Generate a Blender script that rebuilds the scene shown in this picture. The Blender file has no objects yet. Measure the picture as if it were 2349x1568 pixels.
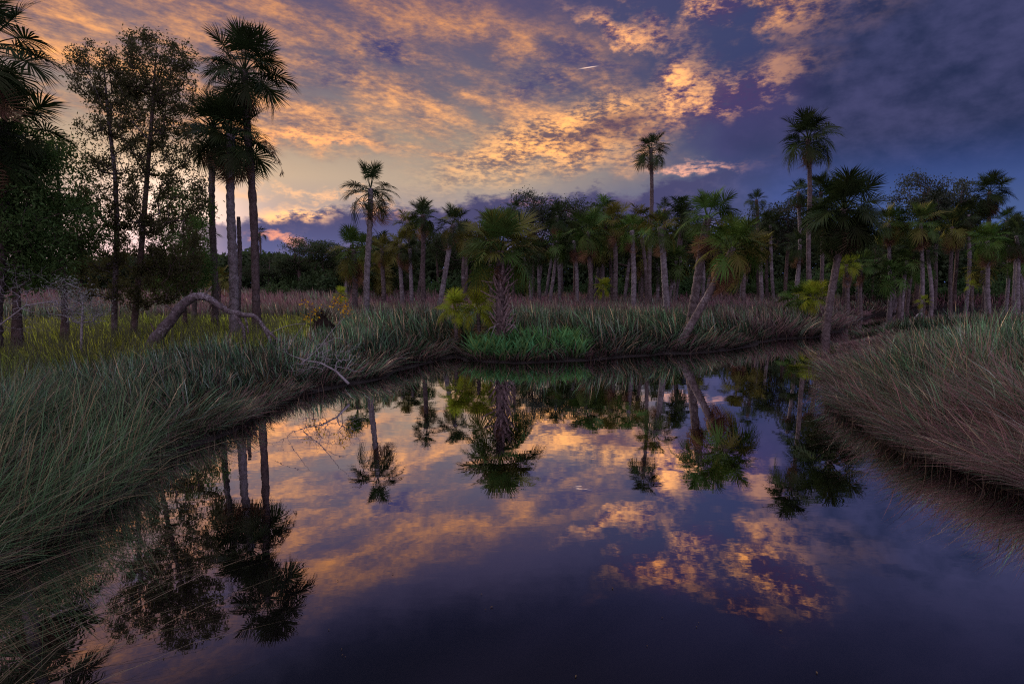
import bpy, math, random
import numpy as np
from mathutils import Vector, Matrix, Quaternion

random.seed(7)
rng = np.random.default_rng(11)
S = bpy.context.scene
COL = S.collection
R = math.radians

# ------------------------------------------------------------------ camera
FPX, CX, CY, YH, HCAM = 1300.0, 1174.5, 784.0, 655.0, 2.6      # focal length and horizon, measured on a 2349 px wide picture
PITCH = math.atan((CY - YH) / FPX)
cam_d = bpy.data.cameras.new('camera')
cam_d.sensor_width = 36.0
cam_d.lens = 36.0 * FPX / 2349.0
cam_d.clip_start, cam_d.clip_end = 0.05, 9000
cam = bpy.data.objects.new('camera', cam_d)
cam.location = (0, 0, HCAM)
cam.rotation_euler = (R(90) - PITCH, 0, 0)
COL.objects.link(cam)
S.camera = cam

def ray(px, py):
    u, v = (px - CX) / FPX, (CY - py) / FPX
    c, s = math.cos(PITCH), math.sin(PITCH)
    return Vector((u, c + v * s, v * c - s))
def at(px, py, Y):                       # the point seen at a pixel, Y metres ahead of the viewer
    d = ray(px, py)
    return Vector((0, 0, HCAM)) + d * (Y / d.y)
def on_z(px, py, z=0.0):                 # the point seen at a pixel, on the level z
    d = ray(px, py)
    return Vector((0, 0, HCAM)) + d * ((z - HCAM) / d.z)
def azel(px, py):
    d = ray(px, py)
    return math.degrees(math.atan2(d.x, d.y)), math.degrees(math.atan2(d.z, math.hypot(d.x, d.y)))
def lin(c):
    o = []
    for v in c[:3]:
        v = v / 255.0
        o.append(v / 12.92 if v <= 0.04045 else ((v + 0.055) / 1.055) ** 2.4)
    return (*o, 1.0)

# ------------------------------------------------------------------ small node language
class Nodes:
    def __init__(self, tree):
        self.t = tree; tree.nodes.clear()
    def new(self, kind, **kw):
        n = self.t.nodes.new(kind)
        for k, v in kw.items(): setattr(n, k, v)
        return n
    def put(self, sock, v):
        if isinstance(v, E): self.t.links.new(v.s, sock)
        elif isinstance(v, bpy.types.NodeSocket): self.t.links.new(v, sock)
        elif v is not None: sock.default_value = v
    def math(self, op, a, b=None, c=None, clamp=False):
        n = self.new('ShaderNodeMath', operation=op, use_clamp=clamp)
        for i, v in enumerate((a, b, c)):
            if v is not None: self.put(n.inputs[i], v)
        return E(self, n.outputs[0])
    def sstep(self, a, b, x):
        n = self.new('ShaderNodeMapRange', interpolation_type='SMOOTHSTEP')
        self.put(n.inputs[0], x); n.inputs[1].default_value = a; n.inputs[2].default_value = b
        return E(self, n.outputs[0])
    def noise(self, vec, scale, detail=5, rough=0.55, lac=2.0, dist=0.0):
        n = self.new('ShaderNodeTexNoise')
        self.put(n.inputs['Vector'], vec); n.inputs['Scale'].default_value = scale
        n.inputs['Detail'].default_value = detail; n.inputs['Roughness'].default_value = rough
        n.inputs['Lacunarity'].default_value = lac; n.inputs['Distortion'].default_value = dist
        return E(self, n.outputs['Fac'])
    def comb(self, x, y, z=0.0):
        n = self.new('ShaderNodeCombineXYZ')
        for i, v in enumerate((x, y, z)): self.put(n.inputs[i], v)
        return E(self, n.outputs[0])
    def mix(self, f, a, b):
        n = self.new('ShaderNodeMix', data_type='RGBA'); n.clamp_factor = True
        self.put(n.inputs[0], f); self.put(n.inputs[6], a); self.put(n.inputs[7], b)
        return E(self, n.outputs[2])
    def add_col(self, f, a, b):
        n = self.new('ShaderNodeMix', data_type='RGBA', blend_type='ADD'); n.clamp_factor = False
        self.put(n.inputs[0], f); self.put(n.inputs[6], a); self.put(n.inputs[7], b)
        return E(self, n.outputs[2])
    def ramp(self, x, stops, interp='LINEAR'):
        n = self.new('ShaderNodeValToRGB'); cr = n.color_ramp; cr.interpolation = interp
        while len(cr.elements) > 1: cr.elements.remove(cr.elements[0])
        cr.elements[0].position, cr.elements[0].color = stops[0]
        for p, c in stops[1:]:
            e = cr.elements.new(p); e.color = c
        self.put(n.inputs[0], x)
        return E(self, n.outputs[0])
class E:
    def __init__(self, N, s): self.N, self.s = N, s
    def __add__(s, o): return s.N.math('ADD', s, o)
    __radd__ = __add__
    def __sub__(s, o): return s.N.math('SUBTRACT', s, o)
    def __rsub__(s, o): return s.N.math('SUBTRACT', o, s)
    def __mul__(s, o): return s.N.math('MULTIPLY', s, o)
    __rmul__ = __mul__
    def __truediv__(s, o): return s.N.math('DIVIDE', s, o)
    def clamp(s): return s.N.math('MULTIPLY', s, 1.0, clamp=True)
    def max(s, o): return s.N.math('MAXIMUM', s, o)
    def min(s, o): return s.N.math('MINIMUM', s, o)
    def pow(s, o): return s.N.math('POWER', s, o)

# ------------------------------------------------------------------ sky
SUN_AZ, SUN_EL = -31.0, 4.0
SKY_STRENGTH = 0.1
W = bpy.data.worlds.new('World'); S.world = W; W.use_nodes = True
N = Nodes(W.node_tree)
sepn = N.new('ShaderNodeSeparateXYZ')
tc = N.new('ShaderNodeTexCoord')
W.node_tree.links.new(tc.outputs['Generated'], sepn.inputs[0])
dx, dy, dz = (E(N, sepn.outputs[i]) for i in range(3))
az = N.math('ARCTAN2', dx, dy) * 57.29578
el = N.math('ARCSINE', dz) * 57.29578
ael = N.math('ABSOLUTE', el)
# the cloud deck seen as a level layer: coordinates on a plane overhead
den = ael * 0.01745 + 0.10
cxp, cyp = dx / den, dy / den
def rot2(a, sx, sy, off=0.0):
    c, s = math.cos(R(a)), math.sin(R(a))
    return N.comb((cxp * c + cyp * s) * sx, (cyp * c - cxp * s) * sy, off)
ae = N.comb(az * 0.1, ael * 0.1, 0.0)
n_big = N.noise(ae, 1.1, 4, 0.55)
n_big2 = N.noise(N.comb(az * 0.1, ael * 0.1, 7.3), 1.4, 4, 0.55)
n_mid = N.noise(N.comb(az * 0.1, ael * 0.16, 3.1), 4.0, 6, 0.6)
azw = az + (n_big - 0.5) * 9.0 + (n_mid - 0.5) * 5.0          # warped directions, so that no cloud edge is smooth
elw = ael + (n_big2 - 0.5) * 5.0 + (n_mid - 0.5) * 3.0
streak = N.noise(rot2(-42, 1.0, 0.42, 0.0), 2.6, 8, 0.62, dist=0.35)      # wind-drawn altocumulus
ripple = N.noise(rot2(-30, 1.0, 0.6, 4.0), 7.0, 7, 0.60, dist=0.25)
fine = N.noise(N.comb(az * 0.1, ael * 0.26, 9.0), 13.0, 6, 0.62)
soft = N.noise(rot2(-52, 0.8, 0.3, 2.0), 1.6, 6, 0.55)
def blob(px, py, rx, ry, rot=0.0, soft_=0.6, warp=True):
    """soft mask round a place in the sky (radii in picture px, turned into degrees)"""
    a0, e0 = azel(px, py); rx, ry = rx / 22.7, ry / 22.7
    X, Y = ((azw, elw) if warp else (az, ael)); X, Y = X - a0, Y - e0
    c, s = math.cos(R(rot)), math.sin(R(rot))
    p, q = (X * c + Y * s) * (1 / rx), (Y * c - X * s) * (1 / ry)
    return N.sstep(1.0 + soft_ * 0.5, 1.0 - soft_, N.math('SQRT', p * p + q * q))
def C(r, g, b): return lin((r, g, b))
def rmp(stops):
    return N.ramp((ael * (1 / 90.0)), [(d / 90.0, C(*c)) for d, c in stops])
left = rmp([(0, (158, 150, 170)), (3.5, (120, 120, 148)), (7, (142, 134, 142)), (10, (166, 150, 136)), (14, (150, 136, 124)),
            (18, (110, 104, 116)), (25, (92, 84, 112)), (32, (88, 82, 114)), (50, (176, 168, 180)), (90, (184, 178, 194))])
right = rmp([(0, (92, 112, 164)), (5, (82, 100, 144)), (10, (70, 80, 116)), (16, (66, 70, 106)), (25, (70, 74, 108)),
             (33, (70, 74, 116)), (50, (160, 160, 186)), (90, (184, 178, 194))])
away = rmp([(0, (156, 150, 178)), (6, (198, 172, 190)), (14, (200, 176, 192)), (25, (196, 180, 194)), (45, (188, 178, 194)), (90, (184, 178, 194))])  # out of view, overhead and behind, the sky is brightened to light the land
base = N.mix(N.sstep(-4, 24, azw), left, right)
behind = N.sstep(0.10, -0.75, dy)                       # the violet band that faces a sunset, raised to fill the land with light
base = N.mix(behind, base, away)
sky = N.new('ShaderNodeTexSky', sky_type='NISHITA')
sky.sun_disc = False; sky.sun_elevation = R(SUN_EL); sky.sun_rotation = R(SUN_AZ)
sky.air_density = 1.2; sky.dust_density = 2.0; sky.ozone_density = 3.0
skyc = N.new('ShaderNodeMix', data_type='RGBA', blend_type='MULTIPLY')
skyc.inputs[0].default_value = 1.0
N.put(skyc.inputs[6], sky.outputs[0]); skyc.inputs[7].default_value = (SKY_STRENGTH,) * 3 + (1,)
base = N.mix(0.12, base, skyc.outputs[2])
# glow where the sun is going down behind the trees
sx, sy = az - SUN_AZ, ael - 6.0
gd = N.math('SQRT', sx * sx * 0.45 + sy * sy)
base = N.add_col(N.sstep(8.0, 0.0, gd).pow(1.6), base, (0.40, 0.31, 0.27, 1))
base = N.add_col(N.sstep(7.0, 0.0, ael) * N.sstep(22.0, 2.0, N.math('ABSOLUTE', sx)), base, (0.16, 0.15, 0.20, 1))
col = base
# low grey-violet bank along the horizon, tan edged
bank = N.sstep(9.2, 8.0, elw * 1.0 - (az * 0.10) + (fine - 0.5) * 1.5)
bank = bank * N.sstep(-36, -23, az) * N.sstep(34, 12, az)
bankc = N.mix(N.sstep(1.0, 7.5, ael), C(98, 104, 142), C(78, 76, 108))
bankc = N.mix(N.sstep(0.45, 0.7, n_mid) * 0.45, bankc, C(122, 108, 128))
col = N.mix(bank * 0.95, col, bankc)
# broad altocumulus sheet, lit from beneath
edge_hi = 23.8 - az * 0.25
sheet = N.sstep(3.0, -2.0, elw - edge_hi) * N.sstep(10.5, 13.5, elw) * N.sstep(17, 7, azw + (ael - 18) * 0.45 + (n_big2 - 0.5) * 14)
sheet = sheet * N.sstep(-120, -60, az)
dens = streak * 0.45 + ripple * 0.25 + soft * 0.15 + n_big * 0.25 - 0.05
cov = N.sstep(0.37, 0.60, dens) * sheet
lit = N.sstep(0.41, 0.64, streak * 0.3 + ripple * 0.3 + fine * 0.22 + n_big2 * 0.18)
warm = N.mix(N.sstep(13, 26, ael), C(236, 178, 120), C(206, 150, 102))
cA = N.mix(lit, C(104, 92, 108), warm)
col = N.mix(cov * 0.94, col, cA)
for hx, hy, hrx, hry, hk in ((905, 105, 64, 36, .8), (830, 120, 40, 16, .5), (1230, 185, 110, 26, .55), (1330, 140, 120, 22, .5), (760, 170, 70, 14, .35)):
    hole = blob(hx, hy, hrx, hry, -8, 0.9) * N.sstep(0.62, 0.40, ripple * 0.6 + fine * 0.4)
    col = N.mix(hole * hk * 1.3, col, C(78, 76, 112))
# thin warm streaks in the clear belt below
def wisps(px, py, rx, ry, rot, thr, k, c):
    global col
    m = blob(px, py, rx, ry, rot, 0.9) * N.sstep(thr, thr + 0.16, fine * 0.45 + n_mid * 0.55)
    col = N.mix(m * k, col, c)
wisps(720, 327, 130, 16, -3, 0.36, 0.85, C(240, 176, 120))
wisps(655, 488, 95, 20, 2, 0.40, 0.9, C(250, 196, 140))
wisps(860, 470, 100, 18, -10, 0.44, 0.75, C(216, 160, 128))
wisps(700, 440, 200, 14, -5, 0.40, 0.75, C(225, 180, 140))
wisps(640, 545, 80, 8, -6, 0.34, 0.7, C(235, 165, 130))
wisps(1240, 470, 110, 16, -4, 0.44, 0.5, C(190, 140, 140))
wisps(1590, 375, 120, 14, -4, 0.42, 0.8, C(232, 176, 150))
# the bright rippled patch over the middle trees
pat = blob(1290, 325, 300, 62, 13, 0.9)
spk = N.sstep(0.40, 0.60, fine * 0.55 + ripple * 0.45)
cB = N.mix(spk, C(112, 94, 100), N.mix(N.sstep(-14, 4, az), C(206, 170, 132), C(248, 188, 122)))
col = N.mix(pat * 0.92, col, cB)
drk = blob(1420, 300, 170, 34, 8, 0.8) * N.sstep(0.36, 0.62, n_mid * 0.6 + fine * 0.4)
col = N.mix(drk * 0.85, col, C(88, 74, 96))
# broken clouds on the right, lit on the west side and dusky beneath
def puff(px, py, rx, ry, rot, thr, amount=1.0, litc=(240, 180, 124), drkc=(84, 70, 104)):
    global col
    m = blob(px, py, rx, ry, rot, 0.85)
    d = n_mid * 0.5 + fine * 0.25 + ripple * 0.25
    c = N.mix(N.sstep(thr + 0.04, thr + 0.20, d), C(*drkc), C(*litc))
    col = N.mix(m * N.sstep(thr - 0.10, thr + 0.06, d) * amount, col, c)
puff(1690, 220, 180, 46, 8, 0.43, 0.95, (246, 186, 126))
puff(1560, 200, 46, 60, -40, 0.40, 0.95, (246, 186, 126))
puff(1850, 135, 75, 24, 6, 0.36, 0.9)
puff(1620, 22, 55, 34, 30, 0.44, 0.9)
puff(1440, 60, 120, 26, -20, 0.40, 0.9)
puff(1900, 18, 140, 44, 8, 0.38, 0.95, (250, 184, 116))
puff(1800, -170, 150, 40, 18, 0.42, 0.8)
puff(1540, -70, 120, 50, -14, 0.44, 0.8)
vio = blob(1850, 260, 200, 90, 6, 0.95)
col = N.mix(vio * 0.55, col, C(84, 70, 110))
# heavy slate mass filling the right side
ms = N.sstep(19.0, 27.0, azw - (ael - 12) * 0.22) * N.sstep(5.0, 11.0, elw) * N.sstep(75, 50, az)
msc = N.mix(N.sstep(0.36, 0.66, soft * 0.6 + n_mid * 0.4), C(46, 55, 82), C(78, 79, 110))
msc = N.mix(N.sstep(13, 5, ael), msc, C(72, 94, 148))
col = N.mix(ms * 0.9, col, msc)
# high dusky veil overhead, rolling on over the whole sky
veil = N.sstep(26, 33, elw + az * 0.12) * N.sstep(60, 42, ael) * N.sstep(-0.3, 0.3, dy)
vc = N.mix(N.sstep(0.38, 0.66, soft), C(38, 46, 72), C(64, 64, 94))
vc = N.mix(N.sstep(0.60, 0.74, streak) * 0.5, vc, C(170, 118, 96))
col = N.mix(veil * 0.85, col, vc)
puff(1835, -70, 125, 62, 22, 0.43, 0.95, (255, 186, 112), (74, 60, 92))
puff(1760, -185, 100, 34, 25, 0.46, 0.7, (235, 160, 100), (60, 52, 86))
puff(1560, -60, 90, 30, -12, 0.40, 0.8, (240, 170, 110))
# a short vapour trail
a0, e0 = azel(1350, 155)
tr = N.sstep(1.15, 0.2, N.math('ABSOLUTE', az - a0)) * N.sstep(0.06, 0.02, N.math('ABSOLUTE', ael - e0 - (az - a0) * 0.09))
col = N.mix(tr * 0.6, col, C(244, 214, 196))
fin = N.new('ShaderNodeMix', data_type='RGBA', blend_type='MULTIPLY'); fin.inputs[0].default_value = 1.0
gam = N.new('ShaderNodeGamma'); N.put(gam.inputs[0], col); gam.inputs[1].default_value = 1.30
N.put(fin.inputs[6], gam.outputs[0]); fin.inputs[7].default_value = (1 / SKY_STRENGTH,) * 3 + (1,)
bg = N.new('ShaderNodeBackground'); bg.inputs['Strength'].default_value = SKY_STRENGTH
N.put(bg.inputs['Color'], fin.outputs[2])
wo = N.new('ShaderNodeOutputWorld'); W.node_tree.links.new(bg.outputs[0], wo.inputs[0])
W.cycles.sampling_method = 'MANUAL'; W.cycles.sample_map_resolution = 1024

sun_d = bpy.data.lights.new('sun', 'SUN'); sun_d.energy = 2.0; sun_d.angle = R(30); sun_d.color = (1.0, 0.80, 0.66)
sun = bpy.data.objects.new('sun', sun_d); COL.objects.link(sun)
sun.visible_glossy = False            # its mirror image is the clouded glow of the sky itself
sun.rotation_euler = Vector((math.sin(R(SUN_AZ)), math.cos(R(SUN_AZ)), math.tan(R(SUN_EL + 18)))).to_track_quat('Z', 'Y').to_euler()

S.view_settings.view_transform = 'Standard'; S.view_settings.look = 'None'
S.view_settings.exposure = 0.85; S.view_settings.gamma = 1.0; S.view_settings.use_curve_mapping = False
S.cycles.use_denoising = False; S.cycles.filter_width = 1.15
S.cycles.max_bounces = 6; S.cycles.transparent_max_bounces = 8; S.cycles.diffuse_bounces = 3
# ------------------------------------------------------------------ water
def new_mat(name):
    m = bpy.data.materials.new(name); m.use_nodes = True
    return m, Nodes(m.node_tree)
def finish(n, shader):
    o = n.new('ShaderNodeOutputMaterial'); n.put(o.inputs[0], shader)
def water_material():
    m, n = new_mat('dark_water')
    g = n.new('ShaderNodeNewGeometry')
    sp = n.new('ShaderNodeSeparateXYZ'); n.t.links.new(g.outputs['Position'], sp.inputs[0])
    x, y = E(n, sp.outputs[0]), E(n, sp.outputs[1])
    h = n.noise(n.comb(x * 0.5, y * 1.0), 1.3, 3, 0.5) * 0.5 + n.noise(n.comb(x * 0.8, y * 1.6, 3.0), 5.0, 2, 0.5) * 0.06
    b = n.new('ShaderNodeBump'); b.inputs['Strength'].default_value = 0.3; b.inputs['Distance'].default_value = 0.012
    n.put(b.inputs['Height'], h)
    d = n.new('ShaderNodeBsdfDiffuse'); d.inputs['Color'].default_value = (0.0045, 0.0038, 0.0045, 1)
    gl = n.new('ShaderNodeBsdfGlossy'); gl.inputs['Roughness'].default_value = 0.006
    gl.inputs['Color'].default_value = (0.92, 0.90, 0.92, 1); n.t.links.new(b.outputs[0], gl.inputs['Normal'])
    lw = n.new('ShaderNodeLayerWeight'); lw.inputs['Blend'].default_value = 0.5
    fc = E(n, lw.outputs['Facing'])
    fac = n.sstep(0.37, 0.76, fc) * 0.82 + 0.12
    mx = n.new('ShaderNodeMixShader'); n.put(mx.inputs[0], fac)
    n.t.links.new(d.outputs[0], mx.inputs[1]); n.t.links.new(gl.outputs[0], mx.inputs[2])
    finish(n, mx.outputs[0]); return m
def mesh_obj(name, verts, faces, mat=None, parent=None, smooth=False):
    me = bpy.data.meshes.new(name); me.from_pydata([tuple(v) for v in verts], [], faces)
    if mat: me.materials.append(mat)
    if smooth: me.polygons.foreach_set('use_smooth', [True] * len(me.polygons))
    o = bpy.data.objects.new(name, me); COL.objects.link(o)
    if parent: o.parent = parent
    return o
water = mesh_obj('water', [(-220, -60, 0), (220, -60, 0), (220, 200, 0), (-220, 200, 0)], [(0, 1, 2, 3)], water_material())
water['kind'] = 'structure'
# ------------------------------------------------------------------ helpers for objects
def tag(o, label=None, cat=None, group=None, kind=None):
    if label: o['label'] = label
    if cat: o['category'] = cat
    if group: o['group'] = group
    if kind: o['kind'] = kind
    return o
def empty(name, loc):
    o = bpy.data.objects.new(name, None); o.location = loc; o.empty_display_size = 0.3
    COL.objects.link(o); return o
def link_mesh(name, me, parent=None, mat=None):
    o = bpy.data.objects.new(name, me); COL.objects.link(o)
    if parent is not None: o.parent = parent
    return o
def np_mesh(name, V, F, mat=None, cols=None, smooth=False):
    """V (n,3); F list of index arrays, each (m,k); cols per vertex"""
    me = bpy.data.meshes.new(name)
    F = [f for f in F if len(f)]
    nl = sum(f.size for f in F); npoly = sum(len(f) for f in F)
    me.vertices.add(len(V)); me.vertices.foreach_set('co', np.ascontiguousarray(V, dtype=np.float32).ravel())
    me.loops.add(nl); me.polygons.add(npoly)
    me.loops.foreach_set('vertex_index', np.concatenate([f.ravel() for f in F]).astype(np.int32))
    st, k = [], 0
    for f in F:
        st.append(k + np.arange(len(f)) * f.shape[1]); k += f.size
    me.polygons.foreach_set('loop_start', np.concatenate(st).astype(np.int32))
    if smooth: me.polygons.foreach_set('use_smooth', np.ones(npoly, dtype=bool))
    if cols is not None:
        a = me.attributes.new('tint', 'FLOAT_COLOR', 'POINT')
        c = np.ones((len(V), 4), dtype=np.float32); c[:, :3] = cols
        a.data.foreach_set('color', c.ravel())
    me.update(calc_edges=True); me.validate()
    if mat: me.materials.append(mat)
    return me
def smooth01(a, b, x):
    t = np.clip((x - a) / (b - a), 0, 1); return t * t * (3 - 2 * t)
def vnoise(x, y, s, seed=0):             # cheap smooth noise 0..1
    r = np.random.default_rng(seed + 1000); T = r.random((64, 64))
    X, Y = np.asarray(x) * s, np.asarray(y) * s
    i, j = np.floor(X).astype(int), np.floor(Y).astype(int); f, g = X - i, Y - j
    f, g = f * f * (3 - 2 * f), g * g * (3 - 2 * g)
    q = lambda a, b: T[a % 64, b % 64]
    return (q(i, j) * (1 - f) + q(i + 1, j) * f) * (1 - g) + (q(i, j + 1) * (1 - f) + q(i + 1, j + 1) * f) * g

# ------------------------------------------------------------------ materials
def leaf_material(name, rgb, trans=0.3, rough=0.5, vary=0.35, attr=False, huev=0.03):
    m, n = new_mat(name)
    if attr:
        a = n.new('ShaderNodeAttribute'); a.attribute_name = 'tint'; c = E(n, a.outputs['Color'])
    else:
        oi = n.new('ShaderNodeObjectInfo'); g = n.new('ShaderNodeNewGeometry')
        h = n.new('ShaderNodeHueSaturation')
        h.inputs['Color'].default_value = (*rgb, 1)
        rnd = E(n, oi.outputs['Random']); isl = E(n, g.outputs['Random Per Island'])
        n.put(h.inputs['Hue'], rnd * huev + isl * huev + (0.5 - huev))
        n.put(h.inputs['Value'], (rnd * 0.5 + isl * 0.5) * (2 * vary) + (1 - vary))
        c = E(n, h.outputs[0])
    p = n.new('ShaderNodeBsdfPrincipled'); n.put(p.inputs['Base Color'], c)
    p.inputs['Roughness'].default_value = rough; p.inputs['Specular IOR Level'].default_value = 0.10
    t = n.new('ShaderNodeBsdfTranslucent'); n.put(t.inputs['Color'], c)
    mx = n.new('ShaderNodeMixShader'); mx.inputs[0].default_value = trans
    n.t.links.new(p.outputs[0], mx.inputs[1]); n.t.links.new(t.outputs[0], mx.inputs[2])
    finish(n, mx.outputs[0]); return m
def bark_material(name, c0, c1, lichen=(0.4, 0.39, 0.43), amount=0.5, scale=7.0, rings=0.0):
    m, n = new_mat(name)
    tcx = n.new('ShaderNodeTexCoord'); v = E(n, tcx.outputs['Object'])
    a = n.noise(v, scale, 5, 0.65); b = n.noise(v, scale * 2.6, 4, 0.6); d = n.noise(v, 1.3, 3, 0.5)
    c = n.mix(n.sstep(0.3, 0.7, a), (*c0, 1), (*c1, 1))
    c = n.mix(n.sstep(0.52, 0.62, b * 0.6 + d * 0.4) * amount, c, (*lichen, 1))
    c = n.mix(n.sstep(0.56, 0.66, n.noise(v, scale * 1.5, 4, 0.6)) * amount * 0.5, c, (0.10, 0.13, 0.09, 1))
    p = n.new('ShaderNodeBsdfPrincipled'); n.put(p.inputs['Base Color'], c); p.inputs['Roughness'].default_value = 0.9
    p.inputs['Specular IOR Level'].default_value = 0.15
    bp = n.new('ShaderNodeBump'); bp.inputs['Strength'].default_value = 0.7; bp.inputs['Distance'].default_value = 0.03
    n.put(bp.inputs['Height'], a + b * 0.5); n.t.links.new(bp.outputs[0], p.inputs['Normal'])
    finish(n, p.outputs[0]); return m

# ------------------------------------------------------------------ the creek's outline and the ground
FAR_SHORE = [(-700, 1640), (-250, 1420), (-60, 1310), (60, 1262), (170, 1205), (270, 1130), (340, 1075), (430, 1030), (520, 990), (610, 942), (700, 902),
             (800, 878), (900, 854), (975, 836), (1025, 815), (1050, 812), (1068, 828), (1200, 831), (1350, 827), (1450, 817),
             (1530, 812), (1620, 806), (1700, 795), (1780, 779), (1870, 771), (1930, 756), (1955, 737), (2000, 723), (2090, 715)]
NEAR_SHORE = [(2120, 744), (2020, 757), (1960, 780), (1920, 808), (1898, 840), (1900, 880), (1940, 935), (2000, 982), (2080, 1025),
              (2170, 1062), (2260, 1095), (2349, 1128), (2560, 1200)]
pts = [(-9.0, -30.0), (-6.5, -2.0)] + [tuple(on_z(*p).xy) for p in FAR_SHORE] + [(85, 58), (85, 50)] + \
      [tuple(on_z(*p).xy) for p in NEAR_SHORE] + [(9.0, 1.5), (11.0, -30.0)]
POLY = np.array(pts)
def shore_distance(x, y):                # metres from the waterline, positive on land
    x, y = np.asarray(x, float).ravel(), np.asarray(y, float).ravel()
    d2 = np.full(len(x), 1e12); ins = np.zeros(len(x), bool)
    for i in range(len(POLY)):
        a, b = POLY[i], POLY[(i + 1) % len(POLY)]
        e = b - a; L = e @ e
        t = np.clip(((x - a[0]) * e[0] + (y - a[1]) * e[1]) / L, 0, 1)
        d2 = np.minimum(d2, (x - a[0] - t * e[0]) ** 2 + (y - a[1] - t * e[1]) ** 2)
        if abs(e[1]) > 1e-9:
            c = ((a[1] > y) != (b[1] > y)) & (x < a[0] + (y - a[1]) / e[1] * e[0])
            ins ^= c
    return np.where(ins, -1, 1) * np.sqrt(d2)
def ground_z(x, y, sd=None):
    x, y = np.asarray(x, float), np.asarray(y, float)
    sd = shore_distance(x, y).reshape(x.shape) if sd is None else sd
    s = sd + (vnoise(x, y, 0.7, 3) - 0.5) * 0.5
    land = 0.30 * smooth01(0, 2.2, s) + 0.04 + 0.45 * smooth01(34, 75, y) + 0.10 * (vnoise(x, y, 0.35, 5) - 0.5) * smooth01(0.5, 3, s)
    return np.where(s > 0, land, 0.04 - 0.55 * smooth01(0, 1.4, -s))
def gz(x, y): return float(ground_z(np.array([x]), np.array([y]))[0])
def spread(lo, hi, step, far_lo, far_hi, k=1.35):
    core = list(np.arange(lo, hi + step * .5, step)); a, s = core[0], step
    while a > far_lo: s *= k; a -= s; core.insert(0, a)
    a, s = core[-1], step
    while a < far_hi: s *= k; a += s; core.append(a)
    return np.array(core)
gx, gy = spread(-26, 34, 0.4, -4000, 4000), spread(2, 46, 0.4, -300, 6000)
GX, GY = np.meshgrid(gx, gy)
GZ = ground_z(GX.ravel(), GY.ravel())
nx_, ny_ = len(gx), len(gy)
ii = (np.arange(ny_ - 1)[:, None] * nx_ + np.arange(nx_ - 1)[None]).ravel()
mud, n = new_mat('marsh_mud')
tcx = n.new('ShaderNodeNewGeometry'); v = E(n, tcx.outputs['Position'])
cmud = n.mix(n.sstep(0.35, 0.65, n.noise(v, 1.7, 6, 0.6)), (0.009, 0.007, 0.006, 1), (0.026, 0.019, 0.018, 1))
p = n.new('ShaderNodeBsdfPrincipled'); n.put(p.inputs['Base Color'], cmud); p.inputs['Roughness'].default_value = 0.9
bp = n.new('ShaderNodeBump'); bp.inputs['Distance'].default_value = 0.08; n.put(bp.inputs['Height'], n.noise(v, 9, 5, 0.6))
n.t.links.new(bp.outputs[0], p.inputs['Normal']); finish(n, p.outputs[0])
ground = link_mesh('ground', np_mesh('ground', np.stack([GX.ravel(), GY.ravel(), GZ], 1),
                   [np.stack([ii, ii + 1, ii + nx_ + 1, ii + nx_], 1)], mud, smooth=True))
tag(ground, kind='structure')
# ------------------------------------------------------------------ grass
def blade_mesh(name, x, y, z, h, phi, lean, w, cb, ct, mat, r):
    n = len(x); yaw = r.random(n) * math.pi
    wx, wy = np.cos(yaw), np.sin(yaw)
    T = np.array([0.0, 0.38, 0.74, 1.0]); WF = np.array([1.0, 0.9, 0.6, 0.0])
    V = np.zeros((n, 7, 3), np.float32); Cc = np.zeros((n, 7, 3), np.float32)
    k = 0; norm = 1.0 / np.sqrt(1 + 0.55 * lean ** 2)
    wob = (r.random(n) - 0.5) * 0.16
    for t, wf in zip(T, WF):
        o = h * norm * lean * t ** 1.7
        px = x + np.cos(phi) * o - np.sin(phi) * h * wob * t * t
        py = y + np.sin(phi) * o + np.cos(phi) * h * wob * t * t
        pz = z + h * norm * (t - 0.28 * np.minimum(lean, 1.6) * t ** 2.4)
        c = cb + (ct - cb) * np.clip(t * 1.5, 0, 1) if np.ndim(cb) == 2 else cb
        for sgn in ((-1, 1) if wf > 0 else (0,)):
            V[:, k, 0] = px + sgn * wx * w * wf * 0.5; V[:, k, 1] = py + sgn * wy * w * wf * 0.5; V[:, k, 2] = pz
            Cc[:, k] = c; k += 1
    b = (np.arange(n) * 7)[:, None]
    q = np.concatenate([b + [0, 1, 3, 2], b + [2, 3, 5, 4]]); t3 = b + [4, 5, 6]
    return np_mesh(name, V.reshape(-1, 3), [q, t3], mat, Cc.reshape(-1, 3), smooth=True)
grass_mat = leaf_material('rush_blades', (0.1, 0.1, 0.1), trans=0.25, rough=0.6, attr=True)
r = np.random.default_rng(5)
NC = 400000
u = r.random(NC) * 2950 - 300
dd = 4.2 * (80 / 4.2) ** r.random(NC)
gxp, gyp = (u - CX) / FPX * dd, dd
keep = np.ones(NC, bool)
keep &= ~((dd > 46) & (r.random(NC) < 0.45))
gxp, gyp, u, dd = gxp[keep], gyp[keep], u[keep], dd[keep]
sd = shore_distance(gxp, gyp) + (vnoise(gxp, gyp, 0.7, 3) - 0.5) * 0.5 + (vnoise(gxp, gyp, 2.6, 31) - 0.5) * 0.35
k = sd > -0.05
gxp, gyp, u, dd, sd = gxp[k], gyp[k], u[k], dd[k], sd[k]
e = 0.25
gradx = (shore_distance(gxp + e, gyp) - sd) / e; grady = (shore_distance(gxp, gyp + e) - sd) / e
toward = np.arctan2(-grady, -gradx)                   # direction to the water
n = len(gxp)
clump = vnoise(gxp, gyp, 0.9, 21); clump2 = vnoise(gxp, gyp, 0.25, 22); fineclump = vnoise(gxp, gyp, 2.2, 24)
right = (u > 1880) & (dd < 27) & ((gxp > 9.5) | (u > 2200))
left = (u < 1052) & ~right
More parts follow.
